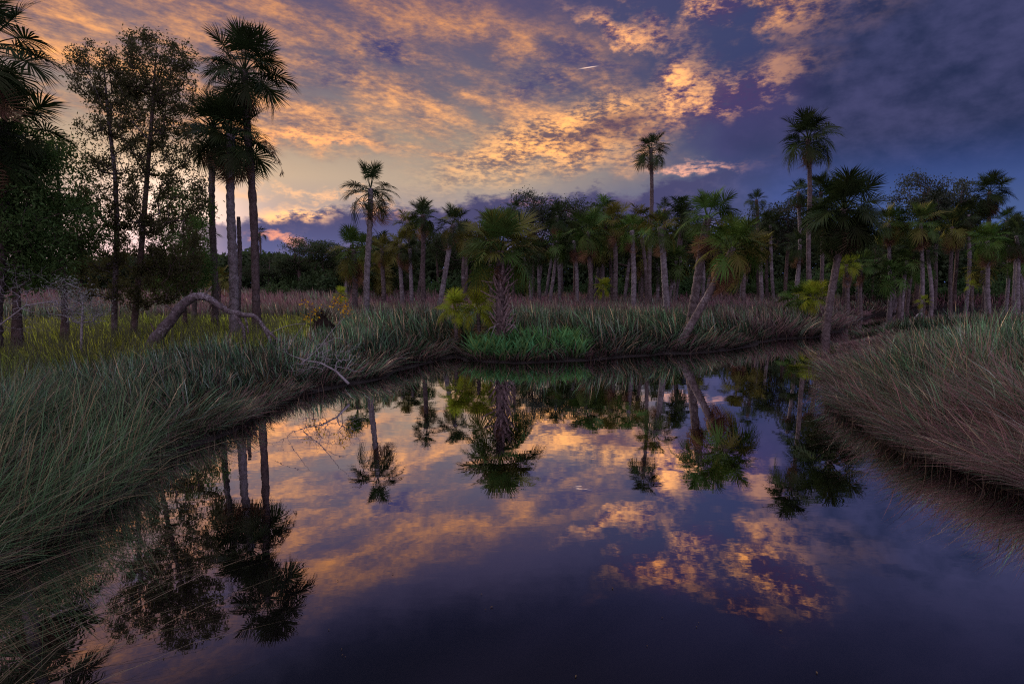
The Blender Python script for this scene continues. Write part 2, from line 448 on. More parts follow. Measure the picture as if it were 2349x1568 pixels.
wind = math.radians(160) + (vnoise(gxp, gyp, 0.22, 23) - 0.5) * 2.6
edge = smooth01(np.where(right, 2.4, 1.3), 0.1, sd)
tuft = (vnoise(gxp, gyp, 1.6, 26) - 0.5) * 4.5
phi = np.where(edge + 0.25 * r.random(n) > 0.45, toward + (r.random(n) - 0.5) * 1.6 + tuft * 0.3, wind + tuft + (r.random(n) - 0.5) * 1.8)
lean = 0.08 + 0.65 * r.random(n) ** 1.5 * (0.4 + 1.2 * fineclump) + edge * (0.25 + 1.0 * r.random(n))
lean = np.where(r.random(n) < 0.05, lean + 0.9, lean)
h = 1.32 * (0.62 + 0.38 * smooth01(0, 1.8, sd)) * (0.66 + 0.46 * r.random(n)) * (0.78 + 0.44 * clump) * (0.74 + 0.5 * fineclump)
def c3(*a): return np.array(a, float)
def mixc(f, a, b): f = np.asarray(f)[:, None]; return a * (1 - f) + b * f
rr = r.random(n)
# needle rush: blue-green with straw and dead violet-brown stems
GREEN, GREY, STRAW, DEAD, PINK = c3(.066, .140, .078), c3(.140, .185, .165), c3(.30, .235, .150), c3(.100, .064, .066), c3(.270, .150, .170)
ct = np.where((rr < .58)[:, None], GREEN, np.where((rr < .74)[:, None], GREY, np.where((rr < .86)[:, None], STRAW, DEAD)))
ct = ct * ((0.7 + 0.6 * clump) * np.exp(r.normal(-.25, .75, n)).clip(.1, 2.6) * (0.5 + 1.0 * fineclump))[:, None]
hi = r.random(n) < 0.09; ct = np.where(hi[:, None], np.where((r.random(n) < .5)[:, None], c3(.34, .29, .20), c3(.19, .30, .20)) * (0.6 + 0.6 * r.random(n))[:, None], ct)
cb = 0.32 * mixc(r.random(n) * 0.9, np.tile(c3(.055, .040, .038), (n, 1)), np.tile(c3(.065, .085, .055), (n, 1)))  # blade feet darkened in the colour, standing in for shade low in the bank
# dying pink-brown skirts
pk = np.where(right, smooth01(3.2, 0.4, sd) * 0.75, smooth01(1.2, 0.1, sd) * 0.40)
pk = np.where(r.random(n) < pk, 0.75, 0.0)
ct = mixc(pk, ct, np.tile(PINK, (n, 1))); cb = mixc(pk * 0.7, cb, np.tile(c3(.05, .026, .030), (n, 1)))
# zones
yellow = left & (u < 760) & (sd > 3.2 + clump * 1.5) & (dd < 31 + 5 * clump2)
purple = (((u > 560) & (u < 1120) & (dd > 33)) | ((u >= 1100) & (dd > 27.5) & ~right) | (left & (u > 760) & (dd > 27)) | (left & (dd > 31)))
farleft = left & (u <= 560) & (dd > 44)
sedge = (u > 1078) & (u < 1345) & (dd < 22.6) & (sd > 0.15) & (vnoise(gxp, gyp, 0.8, 41) + 0.5 * (r.random(n) - .5) > 0.18 + 0.5 * smooth01(1290, 1400, u))
midrush = (u > 1345) & ~right & (dd <= 30)
zone = np.zeros(n, int)
zone[purple] = 2; zone[yellow] = 1;  zone[sedge & ~right] = 3; zone[right] = 4; zone[midrush & (zone == 0)] = 5
y1 = zone == 1
h[y1] = (0.45 + 0.5 * r.random(y1.sum())) * (0.5 + 0.7 * clump[y1] + 0.5 * fineclump[y1])
ct[y1] = mixc(clump2[y1], np.tile(c3(.31, .34, .045), (y1.sum(), 1)), np.tile(c3(.16, .25, .05), (y1.sum(), 1))) * ((0.35 + 1.2 * r.random(y1.sum())) * (0.5 + 1.0 * fineclump[y1]))[:, None]
ym = y1 & (r.random(n) < 0.25); h[ym] *= 1.4; ct[ym] = c3(.09, .10, .06)
cb[y1] = c3(.06, .08, .02)
p2 = zone == 2
np2 = p2.sum()
h[p2] = np.where(u[p2] < 1060, 1.35 + 0.35 * smooth01(30, 60, dd[p2]), 1.30) * (0.70 + 0.4 * r.random(np2)) * (0.85 + 0.3 * clump[p2])
pf = np.clip(smooth01(0.25, 0.75, clump2[p2]) * 0.5 + 0.5 * smooth01(26, 44, dd[p2]), 0, 1) * (r.random(np2) < 0.85)
ct[p2] = mixc(pf, ct[p2], np.where((r.random(np2) < 0.35)[:, None], c3(.25, .17, .19), c3(.165, .085, .115)))
cb[p2] = mixc(pf * 0.7, cb[p2], np.tile(c3(.07, .045, .06), (np2, 1)))
s3 = zone == 3; ns3 = s3.sum()
h[s3] = 0.85 * (0.7 + 0.5 * r.random(ns3)); lean[s3] = 0.25 + 0.9 * r.random(ns3); phi[s3] = r.random(ns3) * 6.283
ct[s3] = mixc(r.random(ns3), np.tile(c3(.075, .27, .112), (ns3, 1)), np.tile(c3(.10, .17, .045), (ns3, 1))); cb[s3] = c3(.05, .07, .03)
r4 = zone == 4
h[r4] *= 1.0 + 0.25 * smooth01(1.5, 4.0, sd[r4])
lean[r4] += edge[r4] * 0.5
f4 = left & (dd < 10.5)
h[f4] *= 1.12; lean[f4] += 0.30 * r.random(f4.sum())
fs = f4 & (r.random(n) < 0.30); ct[fs] = c3(.15, .20, .11) * (0.6 + 0.7 * r.random(fs.sum()))[:, None]
h[r4] *= 1.0 - 0.64 * smooth01(12.5, 18.5, dd[r4]); pen = (u > 1930) & (zone == 2) & (dd < 60); h[pen] *= 0.50
dm = ((zone == 0) & (u > 880)) | (zone == 5); ct[dm] *= .74
lf = left & (u < 900); h[lf & (zone == 0)] *= (0.66 + 0.34 * smooth01(760, 900, u))[lf & (zone == 0)]; h[zone == 1] *= 0.75
w = np.maximum(0.009, dd * 0.0016) * (0.7 + 0.6 * r.random(n)); w[s3] *= 2.4
drop = (zone == 0) & left & (dd < 6.5) & (r.random(n) < 0.45)
zz = ground_z(gxp, gyp, sd) - 0.03
names = {0: ('rush_grass', 'dark green needle rush covering the left bank of the creek', 'grass'),
         1: ('meadow_grass', 'short yellow green grass around the trunks behind the left bank', 'grass'),
         2: ('marsh_grass', 'violet brown marsh grass spread before the far forest edge', 'grass'),
         3: ('sedge_grass', 'bright green broad bladed sedge on the bank below the squat palm', 'grass'),
         4: ('tussock_grass', 'tall bending rush with pink brown skirt on the right bank', 'grass'),
         5: ('bank_grass', 'dark drooping rush along the middle bank around the leaning palms', 'grass')}
for zi, (nm, lb, ca) in names.items():
    q = (zone == zi) & ~drop
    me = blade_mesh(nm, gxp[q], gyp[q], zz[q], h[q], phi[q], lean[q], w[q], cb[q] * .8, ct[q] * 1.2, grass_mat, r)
    tag(link_mesh(nm, me), lb, ca, kind='stuff')
print('blades', [(int((zone == z).sum())) for z in range(6)])
# long loose stems that lie out over the water at the near left
ns = 70
sx_ = r.uniform(-420, 30, ns); sy_ = r.uniform(1380, 1760, ns)
P0 = np.array([on_z(a, b, 0.05) for a, b in zip(sx_, sy_)])
ang = np.radians(r.uniform(20, 62, ns))
me = blade_mesh('stray_stems', P0[:, 0], P0[:, 1], P0[:, 2], r.uniform(0.9, 1.9, ns), ang, r.uniform(1.6, 3.0, ns), r.uniform(.004, .007, ns),
                np.tile(c3(.10, .09, .05), (ns, 1)), mixc(r.random(ns), np.tile(c3(.30, .23, .18), (ns, 1)), np.tile(c3(.12, .15, .06), (ns, 1))), grass_mat, r)
tag(link_mesh('stray_stems', me), 'long straw coloured stems leaning out over the water at near left', 'grass', kind='stuff')

# rank old growth at the near left, long stems falling every way over the water
na = 5200
ua = r.uniform(-330, 330, na); va = r.uniform(930, 1420, na)
P0 = np.array([on_z(a, b_, 0.1) for a, b_ in zip(ua, va)])
sda = shore_distance(P0[:, 0], P0[:, 1]); kk = (sda > -0.25) & (sda < 3.2)
P0, sda = P0[kk], sda[kk]; na = len(P0)
P0[:, 2] = ground_z(P0[:, 0], P0[:, 1], sda) - 0.03
tf = vnoise(P0[:, 0], P0[:, 1], 1.1, 51)
ang = np.radians(-25 + 130 * tf + r.normal(0, 38, na)); rc = r.random(na)
cta = np.where((rc < .62)[:, None], c3(.13, .25, .12), np.where((rc < .82)[:, None], c3(.40, .34, .20), np.where((rc < .9)[:, None], c3(.16, .10, .09), c3(.24, .27, .20)))) * (0.45 + 0.9 * r.random(na))[:, None]
me = blade_mesh('arching_grass', P0[:, 0], P0[:, 1], P0[:, 2], r.uniform(0.7, 1.55, na) * (0.7 + 0.6 * tf), ang, 0.2 + 1.9 * r.random(na) ** 1.6, r.uniform(.007, .013, na),
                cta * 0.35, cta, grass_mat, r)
tag(link_mesh('arching_grass', me), 'rank tan and green long grass arching over the water at left', 'grass', kind='stuff')

na = 5200
ua = r.uniform(1880, 2420, na); va = r.uniform(835, 1130, na)
P0 = np.array([on_z(a, b_, 0.1) for a, b_ in zip(ua, va)])
sda = shore_distance(P0[:, 0], P0[:, 1]); kk = (sda > -0.15) & (sda < 2.2) & (P0[:, 1] < 19)
P0, sda = P0[kk], sda[kk]; na = len(P0)
gxa = (shore_distance(P0[:, 0] + e, P0[:, 1]) - sda) / e; gya = (shore_distance(P0[:, 0], P0[:, 1] + e) - sda) / e
ang = np.arctan2(-gya, -gxa) + r.normal(0, 0.5, na); rc = r.random(na)
P0[:, 2] = ground_z(P0[:, 0], P0[:, 1], sda) - 0.03
cta = np.where((rc < .40)[:, None], c3(.34, .18, .20), np.where((rc < .65)[:, None], c3(.36, .29, .22), np.where((rc < .85)[:, None], c3(.14, .085, .09), c3(.13, .20, .14)))) * (0.4 + 1.0 * r.random(na))[:, None]
me = blade_mesh('overhanging_grass', P0[:, 0], P0[:, 1], P0[:, 2], r.uniform(0.6, 1.45, na), ang, 0.25 + 1.5 * r.random(na), r.uniform(.006, .011, na), cta * 0.25, cta, grass_mat, r)  # feet of the blades painted dark so the bank mirrors as if shaded
tag(link_mesh('overhanging_grass', me), 'long pinkish dry grass hanging over the water from the right bank', 'grass', kind='stuff')

# broken stubble standing in the wet margin
na = 26000
ua = r.uniform(-200, 2420, na); da = 4.5 * (40 / 4.5) ** r.random(na)
X_, Y_ = (ua - CX) / FPX * da, da
sda = shore_distance(X_, Y_); kk = (sda > -0.55) & (sda < 0.2) & (vnoise(X_, Y_, 1.3, 61) > 0.45)
X_, Y_, da, sda = X_[kk], Y_[kk], da[kk], sda[kk]; na = len(X_)
cta = np.where((r.random(na) < .6)[:, None], c3(.07, .05, .045), c3(.18, .14, .10)) * (0.5 + r.random(na))[:, None]
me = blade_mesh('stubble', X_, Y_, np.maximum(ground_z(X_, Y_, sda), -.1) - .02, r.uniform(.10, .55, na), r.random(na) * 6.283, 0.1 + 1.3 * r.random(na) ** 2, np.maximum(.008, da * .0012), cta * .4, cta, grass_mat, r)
tag(link_mesh('stubble', me), 'dark broken stems standing in the wet margin of the creek', 'grass', kind='stuff')
# ------------------------------------------------------------------ palms
def tube(P, Rr, sides=8, cap=True, jitter=0.0, rnd=None):
    P = np.asarray(P, float); Rr = np.asarray(Rr, float); n = len(P)
    T = np.gradient(P, axis=0); T /= np.linalg.norm(T, axis=1)[:, None]
    ref = np.array([0.31, 0.95, 0.05])
    A = np.cross(T, ref); A /= np.linalg.norm(A, axis=1)[:, None]; B = np.cross(T, A)
    a = np.arange(sides) / sides * 2 * math.pi
    rr_ = Rr[:, None] * (1 + (jitter * (rnd.random((n, sides)) - 0.5) if jitter else np.zeros((n, sides))))
    V = P[:, None] + A[:, None] * (np.cos(a) * rr_)[..., None] + B[:, None] * (np.sin(a) * rr_)[..., None]
    V = V.reshape(-1, 3); i = np.arange(n - 1)[:, None] * sides; j = np.arange(sides)[None]; k = (j + 1) % sides
    F = np.stack([i + j, i + k, i + sides + k, i + sides + j], -1).reshape(-1, 4)
    if cap:
        V = np.concatenate([V, P[-1:]]); c = len(V) - 1; b = (n - 1) * sides
        T3 = np.array([[b + q, b + (q + 1) % sides, c] for q in range(sides)])
        return V, F, T3
    return V, F, np.zeros((0, 3), int)
def join(parts):
    Vs, Qs, Ts, k = [], [], [], 0
    for V, Q, T in parts:
        Vs.append(V); Qs.append(np.asarray(Q).reshape(-1, 4) + k); Ts.append(np.asarray(T).reshape(-1, 3) + k); k += len(V)
    return np.concatenate(Vs), np.concatenate(Qs).astype(int), np.concatenate(Ts).astype(int)
def frond_geo(seed, nseg, droop, fold=0.25, petiole=0.42, wide=1.0, seglen=0.43):
    """a costa-palmate fan leaf of reach 1: stalk along +X, blade of narrow segments with free drooping tips"""
    q = np.random.default_rng(seed)
    tpt = np.linspace(0, 1, 6)
    arch = lambda s: np.stack([s * 0.74 * (1 - 0.12 * droop * s * s), 0 * s, 0.05 * s - 0.26 * droop * s ** 2.6], -1)
    P = arch(tpt * 0.98); parts = [tube(P, 0.016 * (1 - 0.75 * tpt), 4)]
    V, Q, T = [], [], []; k = 0
    for side in (-1, 1):
        for i in range(nseg):
            f = (i + 0.5 + 0.3 * (q.random() - 0.5)) / nseg
            s = petiole / 0.74 * 0.98 + (0.985 - petiole / 0.74) * f ** 0.9
            o = arch(np.array([s]))[0]; o2 = arch(np.array([min(s + 0.01, 1.0)]))[0]; tg = o2 - o; tg /= np.linalg.norm(tg) + 1e-9
            th = math.radians((128 * (1 - f) ** 1.05 + 3) ) + q.normal(0, 0.045)
            L = seglen * (0.66 + 0.42 * math.sin(math.pi * min(1, 0.25 + 0.62 * f))) * (0.86 + 0.24 * q.random())
            d = tg * math.cos(th) + np.array([0, side, 0]) * math.sin(th)
            up = np.array([-tg[2], 0, tg[0]])
            d = d + up * fold * abs(math.sin(th)); d /= np.linalg.norm(d)
            wv = np.cross(d, up); wv /= np.linalg.norm(wv) + 1e-9
            dr = (0.10 + 0.45 * droop) * (0.6 + 0.8 * q.random())
            wd = 0.024 * wide
            base = o; m = o + d * L * 0.55 + np.array([0, 0, -dr * 0.16 * L]); tip = o + d * L * (1 - 0.2 * dr) + np.array([0, 0, -dr * 0.80 * L])
            V += [base - wv * wd * 0.3, base + wv * wd * 0.3, m - wv * wd * 0.5, m + wv * wd * 0.5, tip]
            Q.append([k, k + 1, k + 3, k + 2]); T.append([k + 2, k + 3, k + 4]); k += 5
    parts.append((np.array(V), np.array(Q), np.array(T)))
    return join(parts)
LEAF = {}
def leafmat(kind):
    if kind not in LEAF:
        rgb, tr = {'dark': ((.034, .056, .020), .10), 'green': ((.066, .122, .030), .08), 'olive': ((.130, .135, .032), .10),
                   'bright': ((.076, .145, .028), .08), 'lime': ((.24, .30, .03), .3), 'dead': ((.20, .115, .075), .2), 'dusty': ((.12, .09, .06), .2)}[kind]
        LEAF[kind] = leaf_material('palm_leaf_' + kind, rgb, trans=tr, rough=0.42 if kind not in ('dead', 'dusty') else 0.8, vary=0.35)
    return LEAF[kind]
FR = {}
def frond_me(shape, kind, v):
    key = (shape, kind, v)
    if key not in FR:
        sh, = [{'stiff': dict(nseg=19, droop=0.22, fold=0.34, petiole=.49), 'arch': dict(nseg=20, droop=0.70, fold=0.26, petiole=.46), 'limp': dict(nseg=18, droop=1.3, fold=0.08, petiole=.46),
                'hang': dict(nseg=14, droop=1.2, fold=-0.2, seglen=0.42), 'low_stiff': dict(nseg=9, droop=0.3, fold=0.3, wide=1.9),
                'low_arch': dict(nseg=9, droop=1.0, fold=0.2, wide=1.9)}[shape]]
        V, Q, T = frond_geo(hash((shape, v)) % 1 + v * 17 + len(shape), **sh)
        FR[key] = np_mesh('frond', V, [Q, T], leafmat(kind))
    return FR[key]
BARK = {'pale': bark_material('palm_bark_pale', (.105, .094, .102), (.27, .245, .275), amount=0.85),
        'brown': bark_material('palm_bark_brown', (.066, .052, .053), (.17, .14, .145), amount=0.4),
        'dark': bark_material('palm_bark_dark', (.058, .045, .046), (.15, .115, .118), amount=0.25),
        'boots': bark_material('palm_leaf_base', (.14, .085, .080), (.36, .29, .31), amount=0.4, scale=14),
        'twig': bark_material('bleached_twig', (.19, .18, .19), (.42, .40, .44), amount=0.3, scale=12),
        'wood': bark_material('tree_bark', (.065, .047, .045), (.17, .125, .12), amount=0.5),
        'woodpale': bark_material('tree_bark_lichen', (.075, .060, .065), (.19, .16, .18), amount=0.8)}
def trunk_path(b, t, bow, n=26, seed=0):
    b, t = np.array(b), np.array(t); s = np.linspace(0, 1, n)[:, None]
    q = np.random.default_rng(seed); L = np.linalg.norm(t - b)
    hor = np.array([t[0] - b[0], t[1] - b[1], 0.0])
    P = b + (t - b) * s
    P -= hor * bow * np.sin(math.pi * s)                     # a leaning palm sweeps up
    ph = q.random(2) * 6; P[:, 0] += 0.010 * L * np.sin(s[:, 0] * 4 + ph[0]) * np.sin(math.pi * s[:, 0]); P[:, 1] += 0.01 * L * np.sin(s[:, 0] * 3 + ph[1]) * np.sin(math.pi * s[:, 0])
    return P
def trunk_mesh(name, P, r0, r1, bark, seed, sides=10, flare=1.45):
    q = np.random.default_rng(seed); n = len(P); s = np.linspace(0, 1, n)
    dense = 3
    S2 = np.linspace(0, 1, n * dense); PP = np.stack([np.interp(S2, s, P[:, i]) for i in range(3)], 1)
    rad = (r0 + (r1 - r0) * S2) * (1 + (flare - 1) * np.exp(-S2 * 16)) * (1 + 0.05 * np.sin(np.arange(len(S2)) * 2.1) + 0.05 * q.normal(size=len(S2)))
    V, Q, T = tube(PP, rad, sides, True, 0.14, q)
    return np_mesh(name, V, [Q, T], bark, smooth=True)
def aim(o, direction, roll):
    d = Vector(direction).normalized()
    rot = d.to_track_quat('X', 'Z'); o.rotation_mode = 'QUATERNION'
    o.rotation_quaternion = rot @ Quaternion((1, 0, 0), roll)
def frond_list(seed, nf, e_top=84, e_bot=-32, sparse=None):
    q = np.random.default_rng(seed); out = []
    for k in range(nf):
        f = (k + 0.5) / nf
        e = e_top + (e_bot - e_top) * f ** 0.85 + q.normal(0, 7)
        a = k * 2.39996 + q.normal(0, 0.25)
        out.append((a, e, f))
    return out
PALMN = [0]
def palm(label, base, top, cr, nf=32, kind='dark', bark='brown', r0=0.19, r1=None, bow=0.10, dead=0, hang=(), e_bot=-32, group='cabbage palms around the creek',
         olive=0.0, scale_jit=0.16, name='cabbage_palm', extra=None, drop_=0.25, trunk=True, skirt='dead'):
    """base/top are places in the world; every frond is a part of its own"""
    PALMN[0] += 1; sd_ = 100 + PALMN[0]; q = np.random.default_rng(sd_)
    base, top = Vector(base), Vector(top)
    root = empty(name, base); tag(root, label, 'palm tree', group)
    loc = top - base
    P = trunk_path((0, 0, -0.15), loc, bow, seed=sd_)
    if trunk: link_mesh('trunk', trunk_mesh('trunk', P, r0 * .9, r1 or r0 * 0.74, BARK[bark], sd_), root)
    ax = Vector(P[-1] - P[-3]).normalized()
    tilt = Vector((0, 0, 1)).rotation_difference(ax)
    fl = extra if extra is not None else frond_list(sd_, int(nf * 0.95), e_bot=e_bot)
    for (a, e, f) in fl:
        d = Vector((math.cos(R(e)) * math.cos(a), math.cos(R(e)) * math.sin(a), math.sin(R(e))))
        d = tilt @ d
        shp = 'stiff' if f < 0.35 else ('arch' if f < 0.78 else 'limp')
        kd = kind if q.random() > olive else 'olive'
        o = link_mesh('frond', frond_me(shp, kd, int(q.integers(3))), root)
        o.location = loc - ax * (drop_ * f); aim(o, d, q.normal(0, 0.35)); s_ = cr * (1.0 - scale_jit + 2 * scale_jit * q.random()) * (0.86 if f < 0.12 else 1.0)
        o.scale = (s_, s_, s_)
    for k in range(dead):
        a, e = q.random() * 6.283, -48 - 32 * q.random()
        d = tilt @ Vector((math.cos(R(e)) * math.cos(a), math.cos(R(e)) * math.sin(a), math.sin(R(e))))
        o = link_mesh('dead_frond', frond_me('hang', skirt, int(q.integers(2))), root)
        o.location = loc - ax * (0.3 + 0.5 * q.random()); aim(o, d, q.normal(0, 0.5)); s_ = cr * (0.7 + 0.3 * q.random()); o.scale = (s_, s_, s_)
    for (a, e, sc) in hang:
        d = Vector((math.cos(R(e)) * math.cos(R(a)), math.cos(R(e)) * math.sin(R(a)), math.sin(R(e))))
        o = link_mesh('dead_frond', frond_me('hang', skirt, 0), root)
        o.location = loc - ax * 0.35; aim(o, d, 0.2); o.scale = (cr * sc,) * 3
    return root
def P3(x, y, Y, ground=False):
    v = at(x, y, Y)
    if ground: v.z = gz(v.x, v.y)
    return v
def palm_px(label, bx, Y, tx, ty, rpx, Yt=None, **kw):       # bx: where the trunk meets the ground, (tx,ty): heart of the crown
    Yt = Yt or Y
    b = P3(bx, YH + FPX * HCAM / Y, Y); b.z = gz(b.x, b.y)
    t = at(tx, ty, Yt)
    return palm(label, b, t, rpx / FPX * Yt * 1.04, **kw)

# the three tall ones on the left, and the edge of the frame
palm_px('tallest palm of the left trio, its shaggy crown above both neighbours', 592, 24, 560, 160, 104, nf=34, kind='dark', bark='dark', r0=0.185, bow=0.05, dead=3, e_bot=-30)
t2 = palm_px('middle palm of the left trio, with brown dead skirt under crown', 538, 23.4, 530, 308, 98, nf=36, kind='dark', bark='pale', r0=0.21, bow=0.02, dead=9, e_bot=-38)
palm_px('thin back palm of the left trio, closest to the leafy trees', 492, 26, 490, 288, 88, nf=30, kind='dark', bark='brown', r0=0.17, bow=0.02, dead=4)
palm_px('big palm cut by the left frame edge, its fronds high in the sky', -45, 15, -30, 95, 135, nf=30, kind='dark', bark='pale', r0=0.2, bow=0.02, dead=3)
palm_px('drooping palm at left frame edge standing over the dark cedar', -10, 16.5, 10, 285, 128, nf=36, kind='dark', bark='dark', r0=0.2, bow=0.02, dead=8, e_bot=-50)
palm_px('small palm whose fan leaves show behind the left leafy trees', 445, 30, 447, 540, 62, nf=22, kind='green', bark='brown', r0=0.15, dead=3)
# middle
sp = [(0.3, 80, .1), (2.6, 72, .2), (1.2, 64, .2), (4.0, 66, .2), (5.3, 58, .3), (3.3, 24, .5), (2.85, 8, .6), (3.6, -4, .7), (2.5, 30, .5),
      (0.1, 10, .6), (-.35, -6, .7), (.5, -16, .8), (5.9, 22, .5), (0.2, -30, .9), (4.6, 10, .6), (1.6, 18, .6), (4.3, -28, .9), (1.4, -20, .8), (3.0, -22, .85)]
palm_px('slim lone palm with open three tufted crown left of the squat palm', 842, 29, 850, 432, 72, kind='dark', bark='pale', r0=0.175, bow=0.03, extra=sp, dead=2, hang=((180, -70, .55), (200, -80, .5)))
palm_px('short palm with orange brown skirt just behind the slim lone palm', 815, 33, 812, 572, 60, nf=26, kind='green', bark='brown', r0=0.2, dead=12, olive=0.3)
palm_px('palm with ragged arching crown third along from the slim lone palm', 974, 38, 970, 492, 40, nf=22, kind='dark', bark='dark', r0=0.19, dead=4)
palm_px('palm with trunk leaning right and dense crown left of squat palm', 1003, 36, 1040, 512, 46, nf=26, kind='dark', bark='pale', r0=0.19, bow=0.05, dead=5, olive=0.3)
palm_px('pale based palm with small crown between ragged and brown crowned palms', 922, 40, 918, 560, 38, nf=22, kind='olive', bark='pale', r0=0.17, dead=6)
palm_px('very pale thin trunk palm with dusky crown beside the ragged palm', 944, 39, 941, 570, 34, nf=20, kind='dark', bark='pale', r0=0.16, dead=5)
palm_px('low crowned palm close behind the right side of slim lone palm', 880, 41, 877, 570, 36, nf=20, kind='olive', bark='brown', r0=0.18, dead=5)
palm_px('tallest thin palm in the middle, small round crown on bare trunk', 1492, 45, 1493, 342, 46, nf=26, kind='dark', bark='brown', r0=0.185, bow=0.02, dead=3, hang=((100, -78, .6), (260, -75, .5)), e_bot=-24)
palm_px('green crowned palm whose speckled trunk leans left behind tallest thin palm', 1537, 31, 1514, 520, 52, nf=26, kind='green', bark='pale', r0=0.205, bow=-0.04, dead=4, olive=0.4)
palm_px('round headed palm with brown skirt standing over the small lime palmetto', 1357, 41, 1350, 530, 56, nf=28, kind='green', bark='brown', r0=0.19, dead=10)
palm_px('palm with flat brownish crown right of the round headed palm', 1412, 45, 1408, 505, 46, nf=26, kind='olive', bark='brown', r0=0.21, dead=7, olive=0.6)
palm_px('lichen spotted palm with open green crown left of tallest thin palm', 1453, 39, 1450, 528, 46, nf=22, kind='bright', bark='pale', r0=0.20, dead=4, olive=0.3)
palm_px('upright palm with spiky crown crossing behind the leaning palm', 1578, 25.5, 1624, 500, 78, nf=24, kind='green', bark='brown', r0=0.23, bow=0.10, dead=12, e_bot=-10)
palm_px('strongly leaning palm rooted in the middle bank with green crown', 1552, 22.5, 1682, 568, 90, e_bot=-16, nf=32, kind='bright', bark='brown', r0=0.175, bow=0.0, dead=9, olive=0.35)
palm_px('tallest palm on the right with two dead hanging fronds', 1860, 43, 1853, 318, 70, nf=32, kind='dark', bark='brown', r0=0.20, bow=0.02, e_bot=-14, hang=((0, -52, .85), (10, -66, .8), (185, -58, .85), (170, -72, .75), (60, -80, .6)))
palm_px('bushy shaggy palm beside the tallest right palm, trunk sweeping right', 1893, 28, 1936, 478, 98, nf=64, kind='dark', bark='brown', r0=0.21, bow=0.06, dead=16, e_bot=-58, skirt='dusty')
palm_px('far palm with small neat crown alone above the trees', 1741, 60, 1735, 458, 26, nf=18, kind='dark', bark='dark', r0=0.2)
palm_px('palm crown packed behind the tallest right palm trunk', 1884, 48, 1883, 440, 52, nf=26, kind='dark', bark='brown', r0=0.19, dead=8)
palm_px('narrow palm left of the tallest right palm, half hidden by trees', 1828, 50, 1832, 440, 32, nf=20, kind='dark', bark='pale', r0=0.19, dead=4)
palm_px('straight palm first to the right of the bushy shaggy palm', 2040, 50, 2040, 512, 48, nf=26, kind='green', bark='pale', r0=0.19, dead=6, olive=0.4)
palm_px('palm with straight pale trunk below the big leafy right trees', 2116, 48, 2112, 512, 52, nf=28, kind='green', bark='pale', r0=0.19, dead=7, olive=0.3)
palm_px('curved trunk palm with low crown beside the straight pale trunk', 2080, 51, 2094, 566, 44, nf=24, kind='dark', bark='brown', r0=0.2, dead=6)
palm_px('dull green palm between straight pale trunk and low bright right palm', 2180, 53, 2184, 520, 52, nf=26, kind='dark', bark='brown', r0=0.2, dead=8, olive=0.4)
palm_px('bright green low palm in front of the tall right hand trees', 2271, 46, 2265, 552, 52, nf=28, kind='bright', bark='pale', r0=0.18, dead=6)
palm_px('dark tall palm with clumped crown above the bright low palm', 2256, 56, 2270, 440, 50, nf=34, kind='dark', bark='brown', r0=0.2, dead=10, e_bot=-55)
palm_px('thin palm rising between the two tall leafy right trees', 2142, 57, 2146, 470, 32, nf=22, kind='dark', bark='brown', r0=0.19, dead=4)
palm_px('dark ragged palm between middle leafy right tree and clumped palm', 2216, 55, 2222, 492, 38, nf=24, kind='dark', bark='pale', r0=0.19, dead=7)
palm_px('slender palm above the low bright palm, near right edge', 2308, 54, 2310, 505, 34, nf=22, kind='green', bark='pale', r0=0.18, dead=5)
palm_px('last palm at the right frame edge with ragged low crown', 2338, 47, 2332, 540, 50, nf=26, kind='dark', bark='pale', r0=0.19, dead=7)
palm_px('dark palm with tall thin trunk right of the squat palm', 1283, 52, 1278, 495, 42, nf=24, kind='dark', bark='pale', r0=0.19, dead=6)
palm_px('low palm with brown skirt left of the round headed palm', 1326, 48, 1316, 552, 42, nf=22, kind='dark', bark='pale', r0=0.18, dead=8)
palm_px('palm whose small crown shows above the squat palm', 1178, 56, 1180, 480, 26, nf=18, kind='dark', bark='dark', r0=0.19)
palm_px('rounded palm crown rising just left behind the squat palm', 1128, 50, 1125, 510, 42, nf=24, kind='olive', bark='dark', r0=0.2, dead=6)
palm_px('far off palm alone on the horizon right of the left trio', 604, 90, 595, 533, 20, nf=16, kind='dark', bark='dark', r0=0.2, bow=-0.1)
palm_px('low palm with brown skirt under the leaning green crown', 1706, 44, 1703, 566, 46, nf=24, kind='olive', bark='brown', r0=0.2, dead=12)
palm_px('lime green low palm right of the bushy shaggy palm', 1944, 44, 1942, 606, 32, nf=20, kind='lime', bark='brown', r0=0.16, dead=3)
palm_px('spreading low palm beside the lime green low palm', 1973, 45, 1976, 606, 42, nf=22, kind='green', bark='brown', r0=0.18, dead=5)
palm_px('palm with leaning double trunk look left of the lime palmetto clump', 1822, 47, 1836, 560, 44, nf=22, kind='dark', bark='pale', r0=0.18, dead=6)
palm_px('small dark palm crown beside far neat crowned palm', 1760, 58, 1757, 505, 28, nf=18, kind='dark', bark='dark', r0=0.19)
palm_px('small palm crown peeking behind the green crowned speckled palm', 1520, 55, 1524, 480, 26, nf=18, kind='dark', bark='dark', r0=0.19)
palm_px('squat wide fronds low in the gap left of the leaning palm', 1470, 50, 1474, 590, 34, nf=20, kind='olive', bark='brown', r0=0.18, dead=6)

